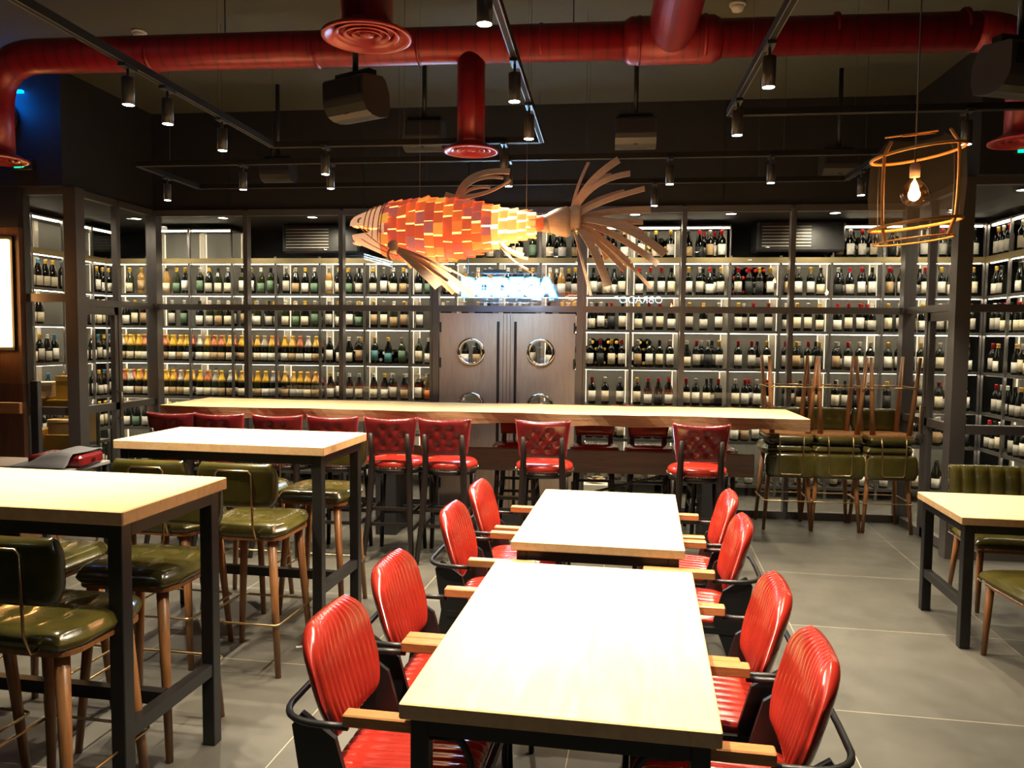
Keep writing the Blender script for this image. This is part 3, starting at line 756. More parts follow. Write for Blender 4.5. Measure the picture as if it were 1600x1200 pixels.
# ------------------------------------------------------------------ olive stools
def olive_stool():
    t = thing('bar_stool', '', 'stool'); SH = .78
    def wf(v): return .225 * (1 - .16 * max(0, abs(v) - .55) / .45) ** 1
    def fr(x, h, u, v):
        a = 0
        for bx in (-.07, .07):
            for by in (.14, .27): a -= .010 * math.exp(-((x - bx) ** 2 + (h - by) ** 2) / .0006)
        a -= .004 * (math.exp(-((x - .07) / .006) ** 2) + math.exp(-((x + .07) / .006) ** 2) + math.exp(-((h - .2) / .006) ** 2))
        return a
    m = MB(); m.pad(wf, .42, .042, .040, lambda x, h, q: Vector((x, h - .21, SH - .045 + q)), 34, 28, fr, 12)
    obj('seat', m, OLIVE, t)
    m = MB(); m.prism(rrect(.212, .195, .07), SH - .092, SH - .076, lambda a, b, d: (a, b, d)); obj('seat_base', m, LEGWOOD, t)
    for sx in (-1, 1):
        for sy in (-1, 1):
            obj('leg', MB().tube([(sx * .155, sy * .15, SH - .08), (sx * .205, sy * .195, .0)], [.024, .0145], 12), LEGWOOD, t)
    z = .27; k = .160 + .045 * (1 - z / .7) + .013
    m = MB(); pts = [(x, y, z) for x, y in rrect(k + .012, k + .012, .03, 4)]; m.tube(pts, .0055, 8, closed=True); obj('footrest', m, BRASS, t)
    def wb(v): return .22 * (1 - .14 * (max(0, abs(v) - .35) / .65) ** 2)
    def frb(x, h, u, v): return -.006 * sum(math.exp(-((x - b_) ** 2 + (h - .12) ** 2) / .0005) for b_ in (-.09, 0, .09))
    m = MB(); m.pad(wb, .22, .032, .024, lambda x, h, q: Vector((x, -.222 + .35 * x * x + q, .86 + h)), 30, 14, frb, 9); obj('backrest', m, OLIVE, t)
    m = MB(); w_ = .105
    pts = [(-w_, -.12, SH - .088), (-w_, -.225, SH - .07), (-w_ * .98, -.247, SH + .0), (-w_ * .9, -.246, 1.03), (-w_ * .75, -.246, 1.045), (w_ * .75, -.246, 1.045), (w_ * .9, -.246, 1.03), (w_ * .98, -.247, SH), (w_, -.225, SH - .07), (w_, -.12, SH - .088)]
    m.tube(pts, .0055, 8); obj('back_frame', m, BRASS, t)
    return t
st0 = olive_stool()
GO = 'olive leather bar stools with wooden legs'
used = [False]
def put(first, used, label, x, y, rz, group, z=0, tx=True):
    X, Y = T(x, y) if tx else (x, y); r = rz - (A3 if tx else 0)
    if not used[0]:
        used[0] = True; first.location = (X, Y, z); first.rotation_euler = (0, 0, r); first['label'] = label; first['group'] = group; return first
    return dup(first, label, (X, Y, z), r, group)
put(st0, used, 'olive stool nearest the viewer, back to us, at near tall table', -1.99, 2.35, -.02, GO)
put(st0, used, 'olive stool at left frame edge on near side of near tall table', -2.5, 2.36, 0, GO)
put(st0, used, 'dark tufted olive seat beneath the near tall table corner, far side', -2.06, 2.98, PI, GO)
put(st0, used, 'olive stool on far side of near tall table at left edge', -2.6, 2.98, PI, GO)
put(st0, used, 'olive stool with brass back loop, right on near side of far tall table', -1.995, 3.79, 0, GO)
put(st0, used, 'olive stool with brass back loop, left on near side of far tall table', -2.47, 3.79, 0, GO)
put(st0, used, 'olive stool facing us, right on far side of far tall table', -1.99, 4.62, PI, GO)
put(st0, used, 'olive stool facing us, left on far side of far tall table', -2.5, 4.62, PI, GO)
GS = 'stacked olive bar stools by the right corner'
for i, x in enumerate((-1.13, -.715, -.275)):
    nm = ('left', 'middle', 'right')[i]
    put(st0, used, 'upright olive stool standing under the %s upturned stool' % nm, x, -.29, PI, GS, 0, False)
    o = put(st0, used, 'upturned olive stool with legs in the air, %s of three' % nm, x + .01, -.31, 0, GS, 0, False)
    o.rotation_euler = (PI, 0, PI + .02 * (i - 1)); o.location.z = 1.564
    # upturned: back stays towards the viewer

# ------------------------------------------------------------------ red bar stools
def red_stool():
    t = thing('bar_stool', '', 'stool'); SH = .77
    m = MB(); prof = [(.02, 0), (.2, 0), (.212, .012), (.216, .03), (.21, .05), (.19, .064), (.12, .072), (.01, .075)]
    m.lathe(prof, 40, Matrix.Translation((0, .0, SH - .07)), sx=1.02); obj('seat', m, RED, t)
    m = MB().lathe([(.19, -.04), (.205, -.035), (.207, 0), (.19, .0)], 40, Matrix.Translation((0, 0, SH - .07)), sx=1.02); obj('seat_ring', m, BLACKW, t)
    m = MB()
    for k in range(64):
        a = 2 * PI * k / 64; M = Matrix.Translation((.221 * math.cos(a), .2165 * math.sin(a), SH - .060)); m.lathe([(.001, -.0045), (.0045, -.002), (.0045, .002), (.001, .0045)], 6, M)
    obj('nailhead_trim', m, NAIL, t)
    def wb(v): return .19 + .018 * v
    def frb(x, h, u, v):
        a = 0
        for by, xs_ in ((.07, (-.05, .05)), (.13, (-.1, 0, .1)), (.19, (-.05, .05))):
            for bx in xs_: a -= .017 * math.exp(-((x - bx) ** 2 + (h - by) ** 2) / .0007)
        return a
    # button side shows to the rear as well, as in the photo
    m = MB(); m.pad(wb, .27, .030, .028, lambda x, h, q: Vector((x, -.205 + .55 * x * x - .12 * h - q, .82 + h + .35 * x * x * (1 if h > .12 else 0) * (h / .25))), 34, 18, frb, 10)
    nf = 34 * 18 * 2; m.m = [1 if (k < nf and k % 2) else 0 for k in range(len(m.m))]
    obj('backrest', m, [DRED, RED], t)
    m = MB()
    for k in range(26):
        x = -.195 + .39 * k / 25; M = Matrix.Translation((x, -.258 + .55 * x * x, 1.083 + .35 * x * x)); m.lathe([(.001, -.004), (.004, -.002), (.004, .002), (.001, .004)], 6, M)
    obj('nailhead_trim', m, NAIL, t)
    for s in (-1, 1):
        obj('rear_leg', MB().tube([(s * .19, -.30, 0), (s * .16, -.24, .35), (s * .145, -.20, .72), (s * .142, -.225, .85), (s * .142, -.255, .98)], [.018, .023, .026, .022, .015], 8), BLACKW, t)
        obj('front_leg', MB().tube([(s * .15, .14, .71), (s * .18, .18, 0)], [.024, .016], 8), BLACKW, t)
    m = MB()
    for z, k in ((.24, .178), (.36, .168)):
        for s in (-1, 1): m.box(s * k - .008, s * k + .008, -.23, .165, z, z + .028)
        m.box(-k, k, -.26 + .03, -.26 + .046, z + .03, z + .055)
    m.box(-.17, .17, .155, .175, .28, .31); obj('stretcher', m, BLACKW, t)
    obj('foot_strip', MB().box(-.15, .15, .150, .180, .311, .315), BRASS, t)
    return t
rs0 = red_stool(); ru = [False]
GR = 'red leather bar stools along the slab bar'
near = [-6.13, -5.74, -5.27, -4.83, -4.38, -3.965, -3.225, -2.08]
nl = ['leftmost oxblood stool on the near side of the slab bar', 'second oxblood stool from left, near side of slab bar', 'third oxblood stool from left, near side of slab bar', 'fourth oxblood stool from left, near side of slab bar',
      'tufted red stool just behind the right corner of far tall table', 'tufted red stool left of the wooden door gap, near side', 'lone tufted red stool before the wooden door', 'tufted red stool nearest the right end of the slab bar']
for x, l in zip(near, nl): put(rs0, ru, l, x, -1.74, 0, GR, 0, False)
for x, l in ((-3.55, 'red stool facing us beyond the bar, half behind the lone stool'), (-2.86, 'left of two red stools facing us right of wooden door'), (-2.38, 'right of two red stools facing us right of wooden door'), (-1.84, 'red stool facing us beyond the right end of the bar')):
    put(rs0, ru, l, x, -.74, PI, GR, 0, False)

# ------------------------------------------------------------------ red armchairs (face +x)
def armchair():
    t = thing('armchair', '', 'chair')
    def ribs(N, d): return lambda x, h, u, v: -d * (1 - abs(math.sin(PI * N * (u + 1) / 2)) ** .6)
    def wb(v):
        a = .217
        if v > .3: a -= .085 * ((v - .3) / .7) ** 2.6
        if v < -.2: a -= .050 * ((-v - .2) / .8) ** 1.6
        return a
    m = MB(); m.pad(wb, .325, .036, .038, lambda x, h, q: Vector((-.205 - .095 * h / .335 + q + .45 * x * x, x, .535 + h)), 91, 22, ribs(13, .009), 7); obj('backrest', m, RED, t)
    def ws(v): return .225 * (1 - .12 * max(0, abs(v) - .6) / .4)
    m = MB(); m.pad(ws, .46, .04, .03, lambda x, h, q: Vector((h - .24, x, .425 + q - .02 * (1 - h / .46))), 80, 16, ribs(10, .008), 7); obj('seat', m, RED, t)
    for s in (-1, 1):
        y = s * .235
        poly = [(-.335, 0), (-.30, 0), (-.13, .43), (-.17, .57), (-.27, .64), (-.30, .60), (-.27, .40)]
        obj('rear_leg', MB().prism(poly, y - s * .012, y + s * .006, lambda a, b, d: (a, d, b)), BLACK, t)
        obj('armrest', MB().box(-.13, .19, s * .265 - .024, s * .265 + .024, .632, .668, b=.004), ARMWOOD, t)
        obj('front_leg', MB().tube([(.10, s * .265, .622)] + bez((.19, s * .265, .622), (.235, s * .265, .60), (.235, s * .262, .5), 6) + [(.235, s * .25, .3), (.245, s * .245, 0)], .0115, 10), BLACK, t)
    pts = [(-.12, .265, .622)] + bez((-.2, .265, .622), (-.33, .262, .622), (-.34, .15, .622), 7) + [(-.342, 0, .622)] + bez((-.34, -.15, .622), (-.33, -.262, .622), (-.2, -.265, .622), 7) + [(-.12, -.265, .622)]
    obj('arm_rail', MB().tube(pts, .0105, 10), BLACK, t)
    m = MB(); m.box(-.22, .21, -.2, .2, .375, .395)
    for s in (-1, 1): m.box(-.24, .23, s * .235 - .01, s * .235 + .01, .37, .40)
    m.box(.22, .24, -.245, .245, .37, .40); obj('seat_frame', m, BLACK, t)
    return t
ac0 = armchair(); au = [False]
GA = 'red leather armchairs at the central tables'
for i, y in enumerate((2.30, 2.885, 3.85, 4.50)):
    nm = ('nearest', 'second', 'third', 'farthest')[i]
    put(ac0, au, 'ribbed red leather armchair left of central tables, %s of four' % nm, -.685, y, 0, GA)
for i, y in enumerate((2.31, 2.875, 3.87, 4.50)):
    nm = ('nearest', 'second', 'third', 'farthest')[i]
    put(ac0, au, 'ribbed red leather armchair right of central tables, %s of four' % nm, (.19 if i != 0 else .215), y, PI, GA)

# ------------------------------------------------------------------ olive dining chairs at right (face +y)
def olive_chair(W, bz, name, label, x, y, rz, channels):
    X, Y = T(x, y); t = thing(name, label, 'chair', (X, Y, 0), rz - A3, 'olive leather dining chairs at the right table')
    hw = W / 2
    m = MB(); m.pad(lambda v: hw - .03 * (v < -.5) * (-v - .5), .46, .045, .035, lambda xx, h, q: Vector((xx, h - .23, .44 + q)), 30, 16, None, 8); obj('seat', m, OLIVE, t)
    m = MB()
    for k in range(44):
        u = k / 43 * 2 - 1; m.lathe([(.001, -.004), (.004, 0), (.001, .004)], 6, Matrix.Translation((u * (hw - .01), .232, .415)))
        m.lathe([(.001, -.004), (.004, 0), (.001, .004)], 6, Matrix.Translation((hw * .995, u * .22, .415))); m.lathe([(.001, -.004), (.004, 0), (.001, .004)], 6, Matrix.Translation((-hw * .995, u * .22, .415)))
    obj('nailhead_trim', m, NAIL, t)
    rb_ = (lambda xx, h, u, v: -.014 * (1 - abs(math.sin(PI * channels * (u + 1) / 2)) ** .6)) if channels else None
    m = MB(); H = bz - .42
    m.pad(lambda v: hw, H, .035, .04, lambda xx, h, q: Vector((xx, -.23 + .35 * xx * xx - .15 * h + q, .43 + h)), 63, 16, rb_, 9); obj('backrest', m, OLIVE, t)
    m = MB()
    for s in (-1, 1):
        for k in range(26): h = k / 25 * H; m.lathe([(.001, -.004), (.004, 0), (.001, .004)], 6, Matrix.Translation((s * (hw + .001), -.23 + .35 * hw * hw - .15 * h, .43 + h)))
    obj('nailhead_trim', m, NAIL, t)
    for sx in (-1, 1):
        for sy in (-1, 1): obj('leg', MB().tube([(sx * (hw - .05), sy * .18, .42), (sx * (hw - .04), sy * (.2 if sy > 0 else .27), 0)], [.022, .013], 8), LEGWOOD, t)
    obj('seat_frame', MB().box(-hw + .03, hw - .03, -.2, .2, .385, .412), LEGWOOD, t)
# ------------------------------------------------------------------ chairs placed
olive_chair(.62, .86, 'dining_chair', 'wide olive leather chair with channelled back beyond the right table', 2.36, 5.52, PI, 7)
olive_chair(.5, .84, 'dining_chair', 'olive leather chair with nailheads at right frame edge, near side', 2.08, 4.42, .12, 0)

# ------------------------------------------------------------------ left service corner
sx_, sy_ = -6.4, -3.25
t = thing('service_cart', 'low grey topped service station at the left edge', 'cart', (sx_, sy_, 0))
obj('cart_top', MB().box(-.42, .42, -.3, .3, .86, .885, b=.004), mat('grey_laminate', (.2, .19, .18), .5), t)
for a in (-.4, .4):
    for b_ in (-.28, .28): obj('leg', MB().box(a - .015, a + .015, b_ - .015, b_ + .015, 0, .86), BLACK, t)
obj('cart_shelf', MB().box(-.4, .4, -.28, .28, .3, .32), BLACK, t)
t = thing('leather_case', 'dark red leather case lying under the grey cloth', 'case', (-6.13, -3.17, .886), .1)
obj('case_body', MB().box(-.17, .17, -.13, .13, 0, .075, b=.015), DRED, t)
obj('clasp', MB().box(.165, .176, -.02, .02, .03, .05), CHROME, t)
m = MB(); nx, ny = 22, 14; vs = []; fs = []
for l_ in (0, .004):
    for j in range(ny + 1):
        for i in range(nx + 1):
            x = -.26 + .44 * i / nx; y = -.2 + .36 * j / ny
            z = .884 + .086 / (1 + math.exp(-(x + .075) * 34)) + .006 * math.sin(x * 26 + y * 9)
            if y < -.135: z = .892 + (z - .892) * max(0, 1 - (-.135 - y) / .05)
            vs.append((x, y - .1 * (x > 9), z + l_ + .004))
W_ = nx + 1; o_ = W_ * (ny + 1)
for j in range(ny):
    for i in range(nx): a = j * W_ + i; fs += [(a, a + W_, a + W_ + 1, a + 1), (o_ + a, o_ + a + 1, o_ + a + W_ + 1, o_ + a + W_)]
for i in range(nx): a = ny * W_ + i; fs += [(i, i + 1, o_ + i + 1, o_ + i), (a, o_ + a, o_ + a + 1, a + 1)]
for j in range(ny): a = j * W_; b2 = a + nx; fs += [(a, o_ + a, o_ + a + W_, a + W_), (b2, b2 + W_, o_ + b2 + W_, o_ + b2)]
m.add(vs, fs, 0, True)
tag(obj('cloth', m, mat('grey_cloth', (.10, .10, .11), .9), None, (-6.16, -3.19, .004)), 'crumpled grey cloth draped over the leather case at left', 'cloth')
t = thing('counter_screen', 'clear acrylic screen with wooden rail at the left edge', 'screen', (-6.97, -2.75, 0))
obj('acrylic_panel', MB().box(-.7, .29, -.004, .004, .80, 1.36), ACRYL, t)
obj('wooden_rail', MB().box(-.7, .22, -.035, -.005, 1.155, 1.23, b=.003), ARMWOOD, t)
obj('post', MB().box(.29, .345, -.02, .02, .76, 1.38, b=.003), GREYP, t)
obj('counter', MB().box(-.7, .35, -.22, .22, 0, .79, b=.005), PANELWOOD, t)
# amber wall light on the brown wall
t = thing('wall_light', 'tall glowing amber light panel at the left frame edge', 'wall lamp', (-8.02, -1.40, 1.58))
obj('light_panel', MB().box(-.09, .10, -.03, .012, 0, .93, b=.005), AMBER, t)
obj('backplate', MB().box(-.09, .115, .013, .037, -.03, .96), BLACK, t)
obj('side_panel', MB().box(-.095, -.08, -.26, -.18, .02, .9, b=.003), AMBER, t)
# blue lamp and exit signs
t = thing('blue_lamp', 'round fan-like lamp glowing blue high on the left bulkhead', 'lamp', (-7.95, -1.37, 3.55))
obj('lamp_case', MB().lathe([(.13, 0), (.14, .02), (.13, .06)], 24, Matrix.Rotation(PI / 2, 4, 'X')), GREYP, t)
obj('blue_tube', MB().box(-.1, .2, -.05, -.02, .2, .22), BLUEL, t)
l = bpy.data.lights.new('blue_glow', 'POINT'); l.energy = 4; l.color = (0, .2, 1); l.shadow_soft_size = .05
lo = bpy.data.objects.new('blue_glow', l); COL.objects.link(lo); lo.parent = t; lo.location = (.08, -.12, .1)
def exit_sign(x, y, z, rz, label):
    t = thing('exit_sign', label, 'sign', (x, y, z), rz, 'small green exit signs on the bulkheads')
    obj('sign_case', MB().box(-.09, .09, 0, .03, -.045, .045, b=.004), GREYP, t)
    m = MB(); m.box(-.07, -.005, -.003, 0, -.03, .03); m.prism([(.005, -.03), (.06, 0), (.005, .03)], -.003, 0, lambda a, b, d: (a, d, b)); obj('running_arrow', m, GREEN, t)
exit_sign(-7.78, -1.40, 3.15, 0, 'small green lit exit sign high at left, under the blue lamp')
exit_sign(.32, -1.352, 3.15, 0, 'small green lit exit sign high at right, below the red diffuser')

# ------------------------------------------------------------------ ducts
DY, DZ = -2.86, 3.50
def seg(m, a, c, r, n=28): m.tube([a, c], r, n)
t = thing('air_duct', 'long red round air duct crossing below the ceiling', 'duct', (0, 0, 0))
m = MB(); el = bez((-6.48, DY, DZ + .01), (-6.80, DY, DZ + .01), (-6.80, DY, DZ - .32), 10)
m.tube([(-.73, DY, DZ - .03), (-6.48, DY, DZ + .01)] + el[1:] + [(-6.80, DY, 2.87)], .108, 28); obj('main_pipe', m, DUCT, t)
m = MB(); m.tube(bez((-.72, DY, DZ - .03), (-.43, DY, DZ - .04), (-.43, DY, DZ - .3), 8) + [(-.43, DY, 2.87)], .11, 28); obj('right_elbow', m, DUCT, t)
m = MB(); seg(m, (-3.62, DY, DZ - .02), (-3.62, DY, 2.87), .085); obj('drop_pipe', m, DUCT, t)
m = MB(); m.tube([(-2.70, DY, DZ - .02), (-2.66, DY, DZ - .02), (-2.18, DY, DZ - .025), (-2.13, DY, DZ - .025)], [.11, .135, .135, .11], 28)
m.tube([(-2.62, DY, DZ - .02), (-2.60, DY, DZ - .02)], .139, 28); m.tube([(-2.24, DY, DZ - .02), (-2.22, DY, DZ - .02)], .139, 28); obj('coupler', m, DUCT, t)
m = MB(); seg(m, (-2.42, DY - .0, DZ + .01), (-2.42, -8.6, DZ + .05), .135); obj('branch_pipe', m, DUCT, t)
for x in (-5.7, -4.6, -3.95, -3.2, -1.5, -.8): obj('seam_band', MB().tube([(x, DY, DZ - .01), (x + .02, DY, DZ - .01)], .1105, 28), DUCT, t)
def diffuser(x, y, z, par, r=.155):
    m = MB(); m.lathe([(r * .55, .05), (r * .9, .012), (r, .006), (r, -.004), (r * .93, -.006), (r * .9, 0), (r * .6, .03), (r * .55, .03)], 48, Matrix.Translation((x, y, z)), caps=False)
    for q in (.72, .52, .34): m.lathe([(r * q, .0), (r * q * .82, .03), (r * q * .76, .03), (r * q * .96, -.004), (r * q, 0)], 40, Matrix.Translation((x, y, z + .004)), caps=False)
    m.lathe([(.001, -.002), (r * .16, .004), (r * .16, .03), (.001, .03)], 24, Matrix.Translation((x, y, z)))
    return obj('diffuser', m, DUCTP, par)
diffuser(-3.62, DY, 2.85, t, .17); diffuser(-6.80, DY, 2.85, t, .19); diffuser(-.43, DY, 2.85, t, .19)
for x in (-5.2, -3.0, -1.2): obj('hanger_rod', MB().tube([(x, DY, DZ + .1), (x, DY, CZ)], .004, 6), BLACK, t)
t = thing('air_duct', 'red duct drop with big round diffuser, nearest the viewer', 'duct', (-3.70, -4.73, 0))
m = MB(); m.tube([(0, 0, 2.87), (0, 0, 3.35)] + bez((0, 0, 3.35), (0, 0, 3.6), (0, -.25, 3.6), 8)[1:] + [(0, -4.0, 3.6)], .1, 28); obj('drop_pipe', m, DUCT, t)
diffuser(0, 0, 2.85, t, .17)

# ------------------------------------------------------------------ track rails and spot heads
RZ = 2.98
MATB = mat('matt_black_rail', (.010, .010, .011), .75, spec=.2)
def track(pts, label):
    t = thing('track_rail', label, 'light track', (0, 0, 0), 0, 'black lighting tracks hung below the ceiling')
    m = MB()
    for a, c in zip(pts, pts[1:]): rail(m, a, c, RZ - .036, RZ + .0, .032)
    obj('rail', m, MATB, t)
    m = MB()
    for a, c in zip(pts, pts[1:]):
        for s in (-.013, .013):
            if abs(a[0] - c[0]) > abs(a[1] - c[1]): m.box(min(a[0], c[0]), max(a[0], c[0]), a[1] + s - .002, a[1] + s + .002, RZ - .038, RZ - .036)
            else: m.box(a[0] + s - .002, a[0] + s + .002, min(a[1], c[1]), max(a[1], c[1]), RZ - .038, RZ - .036)
    obj('conductor', m, SHELFM, t)
    for a, c in zip(pts, pts[1:]):
        L_ = math.hypot(a[0] - c[0], a[1] - c[1])
        for k in range(max(1, int(L_ / 1.3))):
            f = (k + .5) / max(1, int(L_ / 1.3)); obj('hanger_wire', MB().tube([(a[0] + (c[0] - a[0]) * f, a[1] + (c[1] - a[1]) * f, RZ), (a[0] + (c[0] - a[0]) * f, a[1] + (c[1] - a[1]) * f, CZ)], .0012, 5), BLACK, t)
    return t
track([(-4.98, -10), (-4.98, -2.66), (-3.2, -2.66), (-3.2, -10)], 'black U-shaped light track over the left tables and fish')
track([(-2.12, -10), (-2.12, -3.18), (3.2, -3.18)], 'black L-shaped light track right of the red branch duct')
track([(-6.24, -2.17), (-.95, -2.17), (-.95, -1.28), (-6.24, -1.28), (-6.24, -2.17)], 'black rectangular light track nearest the cellar glass')
def head(x, y, label, tilt=(0, 0), power=None, col=(1, .84, .60), size=1.3):
    h = thing('spotlight', label, 'spotlight', (x, y, RZ - .03), 0, 'black cylinder spotlights on the tracks')
    obj('adapter', MB().box(-.018, .018, -.05, .05, -.022, -.005).tube([(0, 0, -.02), (0, 0, -.06)], .006), BLACK, h)
    M = Matrix.Translation((0, 0, -.06)) @ Matrix.Rotation(tilt[0], 4, 'X') @ Matrix.Rotation(tilt[1], 4, 'Y')
    obj('lamp_barrel', MB().lathe([(.026, 0), (.028, -.003), (.028, -.125), (.025, -.125), (.025, -.1)], 20, M, caps=True), GREYP, h)
    obj('lamp_face', MB().lathe([(.0245, -.118), (.0245, -.1245)], 20, M), LAMPF, h)
    l = bpy.data.lights.new('beam', 'SPOT'); l.energy = power or SPOT_W; l.color = col; l.spot_size = size; l.spot_blend = .6; l.shadow_soft_size = .022
    lo = bpy.data.objects.new('lamp_beam', l); COL.objects.link(lo); lo.parent = h
    p = M @ Vector((0, 0, -.14)); lo.location = p; lo.rotation_euler = (tilt[0], tilt[1], 0)
H = [(-4.98, -4.25, 'spotlight on the left track rail, nearest of its visible three'), (-4.98, -3.92, 'spotlight on the left track rail, middle of its visible three'), (-4.98, -3.35, 'spotlight on the left track rail, farthest of its visible three'),
     (-3.2, -5.03, 'bright spotlight above the fish at the top of the picture'), (-3.2, -4.15, 'spotlight with long black barrel right of the red drop duct'), (-3.2, -3.48, 'spotlight near the track corner above the fish'),
     (-2.12, -4.26, 'spotlight with long barrel on the right track'), (-2.12, -3.47, 'spotlight at the elbow of the right track'), (-.88, -3.18, 'spotlight just right of the basket lamp top'),
     (-4.62, -2.66, 'spotlight on far cross rail left of the speaker'), (-3.44, -2.66, 'spotlight below the second red diffuser'),
     (-5.42, -2.17, 'spotlight on front rail of far rectangle, leftmost'), (-4.76, -2.17, 'spotlight on front rail of far rectangle, second from left'), (-3.47, -2.17, 'spotlight on front rail of far rectangle, above dorsal fin'),
     (-2.36, -2.17, 'spotlight on front rail of far rectangle, right of tail fin'), (-1.69, -2.17, 'spotlight on front rail of far rectangle, rightmost'),
     (-6.24, -1.77, 'spotlight on left side rail of far rectangle'), (-2.41, -1.28, 'spotlight on back rail of far rectangle, by tail fin'), (-.95, -1.66, 'spotlight on right side rail of far rectangle')]
for x, y, l_ in H: head(x, y, l_, size=1.7 if y > -3 else 1.35, power=SPOT_W * (.95 if y > -3 else 1))
for x, y, l_ in ((-4.98, -5.25, 'spotlight on the left track, above the near tall table'), (-3.2, -5.62, 'spotlight on the centre track, above the near dining table end'), (-2.12, -5.4, 'spotlight on the right track, above the aisle')):
    head(x, y, l_, power=SPOT_W)
# smoke detectors
def detector(x, y, label):
    t = thing('smoke_detector', label, 'smoke detector', (x, y, CZ), 0, 'white smoke detectors on the ceiling')
    obj('base', MB().lathe([(.05, -.02), (.055, -.015), (.055, 0)], 24), WHITEP, t)
    obj('sensor_head', MB().lathe([(.02, -.055), (.034, -.05), (.04, -.035), (.046, -.02)], 24), WHITEP, t)
detector(-6.25, -2.1, 'white smoke detector on the ceiling above left end of main duct'); detector(-1.94, -2.18, 'white smoke detector on the ceiling right of the branch duct')

# ------------------------------------------------------------------ speakers
def speaker(x, y, z, s, rz, tilt, label):
    t = thing('speaker', label, 'speaker', (x, y, 0), rz, 'black speakers hung from the ceiling')
    M = Matrix.Translation((0, 0, z)) @ Matrix.Rotation(tilt, 4, 'X')
    prof = [(-.45, .50), (-.52, .44), (-.58, -.05), (-.55, -.2), (-.42, -.40), (-.2, -.5), (.1, -.54), (.5, -.5), (.62, -.25), (.64, .1), (.5, .42), (.38, .52)]
    W2 = .155 * s
    m = MB(); m.prism([(a * .19 * s, b * .22 * s) for a, b in prof], -W2, W2, lambda a, b, d: M @ Vector((d, a, b))); obj('cabinet', m, GREYP, t)
    m = MB(); m.prism([(-.111 * s, .09 * s), (-.115 * s, .0), (-.1 * s, .0), (-.1 * s, .09 * s)], -W2 * .9, W2 * .9, lambda a, b, d: M @ Vector((d, a, b))); obj('grille', m, BLACK, t)
    m = MB(); m.box(-.016, .016, -.086 * s, -.078 * s, -.092 * s, -.086 * s, M=M); obj('badge', m, CHROME, t)
    m = MB(); m.tube([(0, 0, z + .14 * s), (0, 0, CZ)], .018, 10); m.box(-.13 * s, .13 * s, -.03, .03, z + .135 * s, z + .15 * s)
    for q in (-1, 1): m.box(q * .13 * s - .004, q * .13 * s + .004, -.03, .03, z + .08 * s, z + .15 * s)
    obj('ceiling_mount', m, BLACK, t)
speaker(-4.24, -3.2, 3.08, 1.0, -.45, .12, 'large black speaker hanging left of the fish, nearest the viewer')
speaker(-4.23, -1.5, 3.29, 1.0, 0, .1, 'black speaker hanging left of the red drop duct')
speaker(-2.576, -1.5, 3.28, 1.0, 0, .1, 'black speaker hanging above the fish tail')
speaker(-5.74, -.8, 3.19, .9, 0, .1, 'dark speaker high on the left, hardly visible')
speaker(-.88, -.8, 3.17, .9, 0, .1, 'dark speaker high to the left of basket lamp')
speaker(-.76, -3.45, 3.06, 1.05, .35, .12, 'black speaker at the top right corner before the red elbow')
m = MB().tube([(-.62, -3.5, 3.25), (-.62, -3.5, CZ)], .02, 10)

# ------------------------------------------------------------------ fish lantern
FY = -3.7
def FP(px, py, dy=0): return Vector((-3.145 + (px - 835) * .00321, FY + dy, 2.287 - (py - 350) * .00323))
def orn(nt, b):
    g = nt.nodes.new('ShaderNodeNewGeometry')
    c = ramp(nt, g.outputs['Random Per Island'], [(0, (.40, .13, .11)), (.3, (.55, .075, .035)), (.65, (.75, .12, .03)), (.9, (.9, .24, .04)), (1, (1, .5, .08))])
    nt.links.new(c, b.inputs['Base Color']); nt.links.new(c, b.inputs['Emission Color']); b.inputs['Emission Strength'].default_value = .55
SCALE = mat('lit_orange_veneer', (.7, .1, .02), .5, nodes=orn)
GLOW = EM('lantern_core_glow', (1, .52, .10), 3.4)
GLOWT = EM('lantern_tail_glow', (1, .68, .30), 12)
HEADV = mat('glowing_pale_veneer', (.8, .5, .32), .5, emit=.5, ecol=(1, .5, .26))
VEN = wood('pine_veneer', (.58, .38, .26), (.74, .53, .38), (4, 20, 20), 2, .5)
fish = thing('fish_lantern', 'large hanging fish lantern of orange wood scales', 'lantern', (0, 0, 0))
cen = [(-4.10, 2.262, .060), (-4.05, 2.260, .085), (-3.98, 2.258, .112), (-3.9, 2.258, .135), (-3.8, 2.26, .148), (-3.68, 2.26, .158), (-3.55, 2.262, .148), (-3.42, 2.268, .122), (-3.3, 2.275, .09), (-3.2, 2.28, .065), (-3.12, 2.283, .045)]
def prof(x):
    for a, c in zip(cen, cen[1:]):
        if x <= c[0]:
            f = (x - a[0]) / (c[0] - a[0]); return a[1] + (c[1] - a[1]) * f, a[2] + (c[2] - a[2]) * f
    return cen[-1][1:]
def ringpt(x, a, k=1.0):
    z, r = prof(x); return Vector((x, FY + .72 * r * k * math.sin(a), z + r * k * math.cos(a)))
def shell(x0, x1, k, n=28, m_=20):
    m = MB(); vs = [ringpt(x0 + (x1 - x0) * i / n, 2 * PI * j / m_, k) for i in range(n + 1) for j in range(m_)]
    fs = [(i * m_ + j, i * m_ + (j + 1) % m_, (i + 1) * m_ + (j + 1) % m_, (i + 1) * m_ + j) for i in range(n) for j in range(m_)]
    fs += [tuple(range(m_)), tuple(n * m_ + j for j in range(m_))[::-1]]
    return m.add(vs, fs, 0, True)
obj('glowing_core', shell(-3.98, -3.40, .9), GLOW, fish); obj('tail_core', shell(-3.44, -3.14, .88), GLOWT, fish)
rf = random.Random(5)
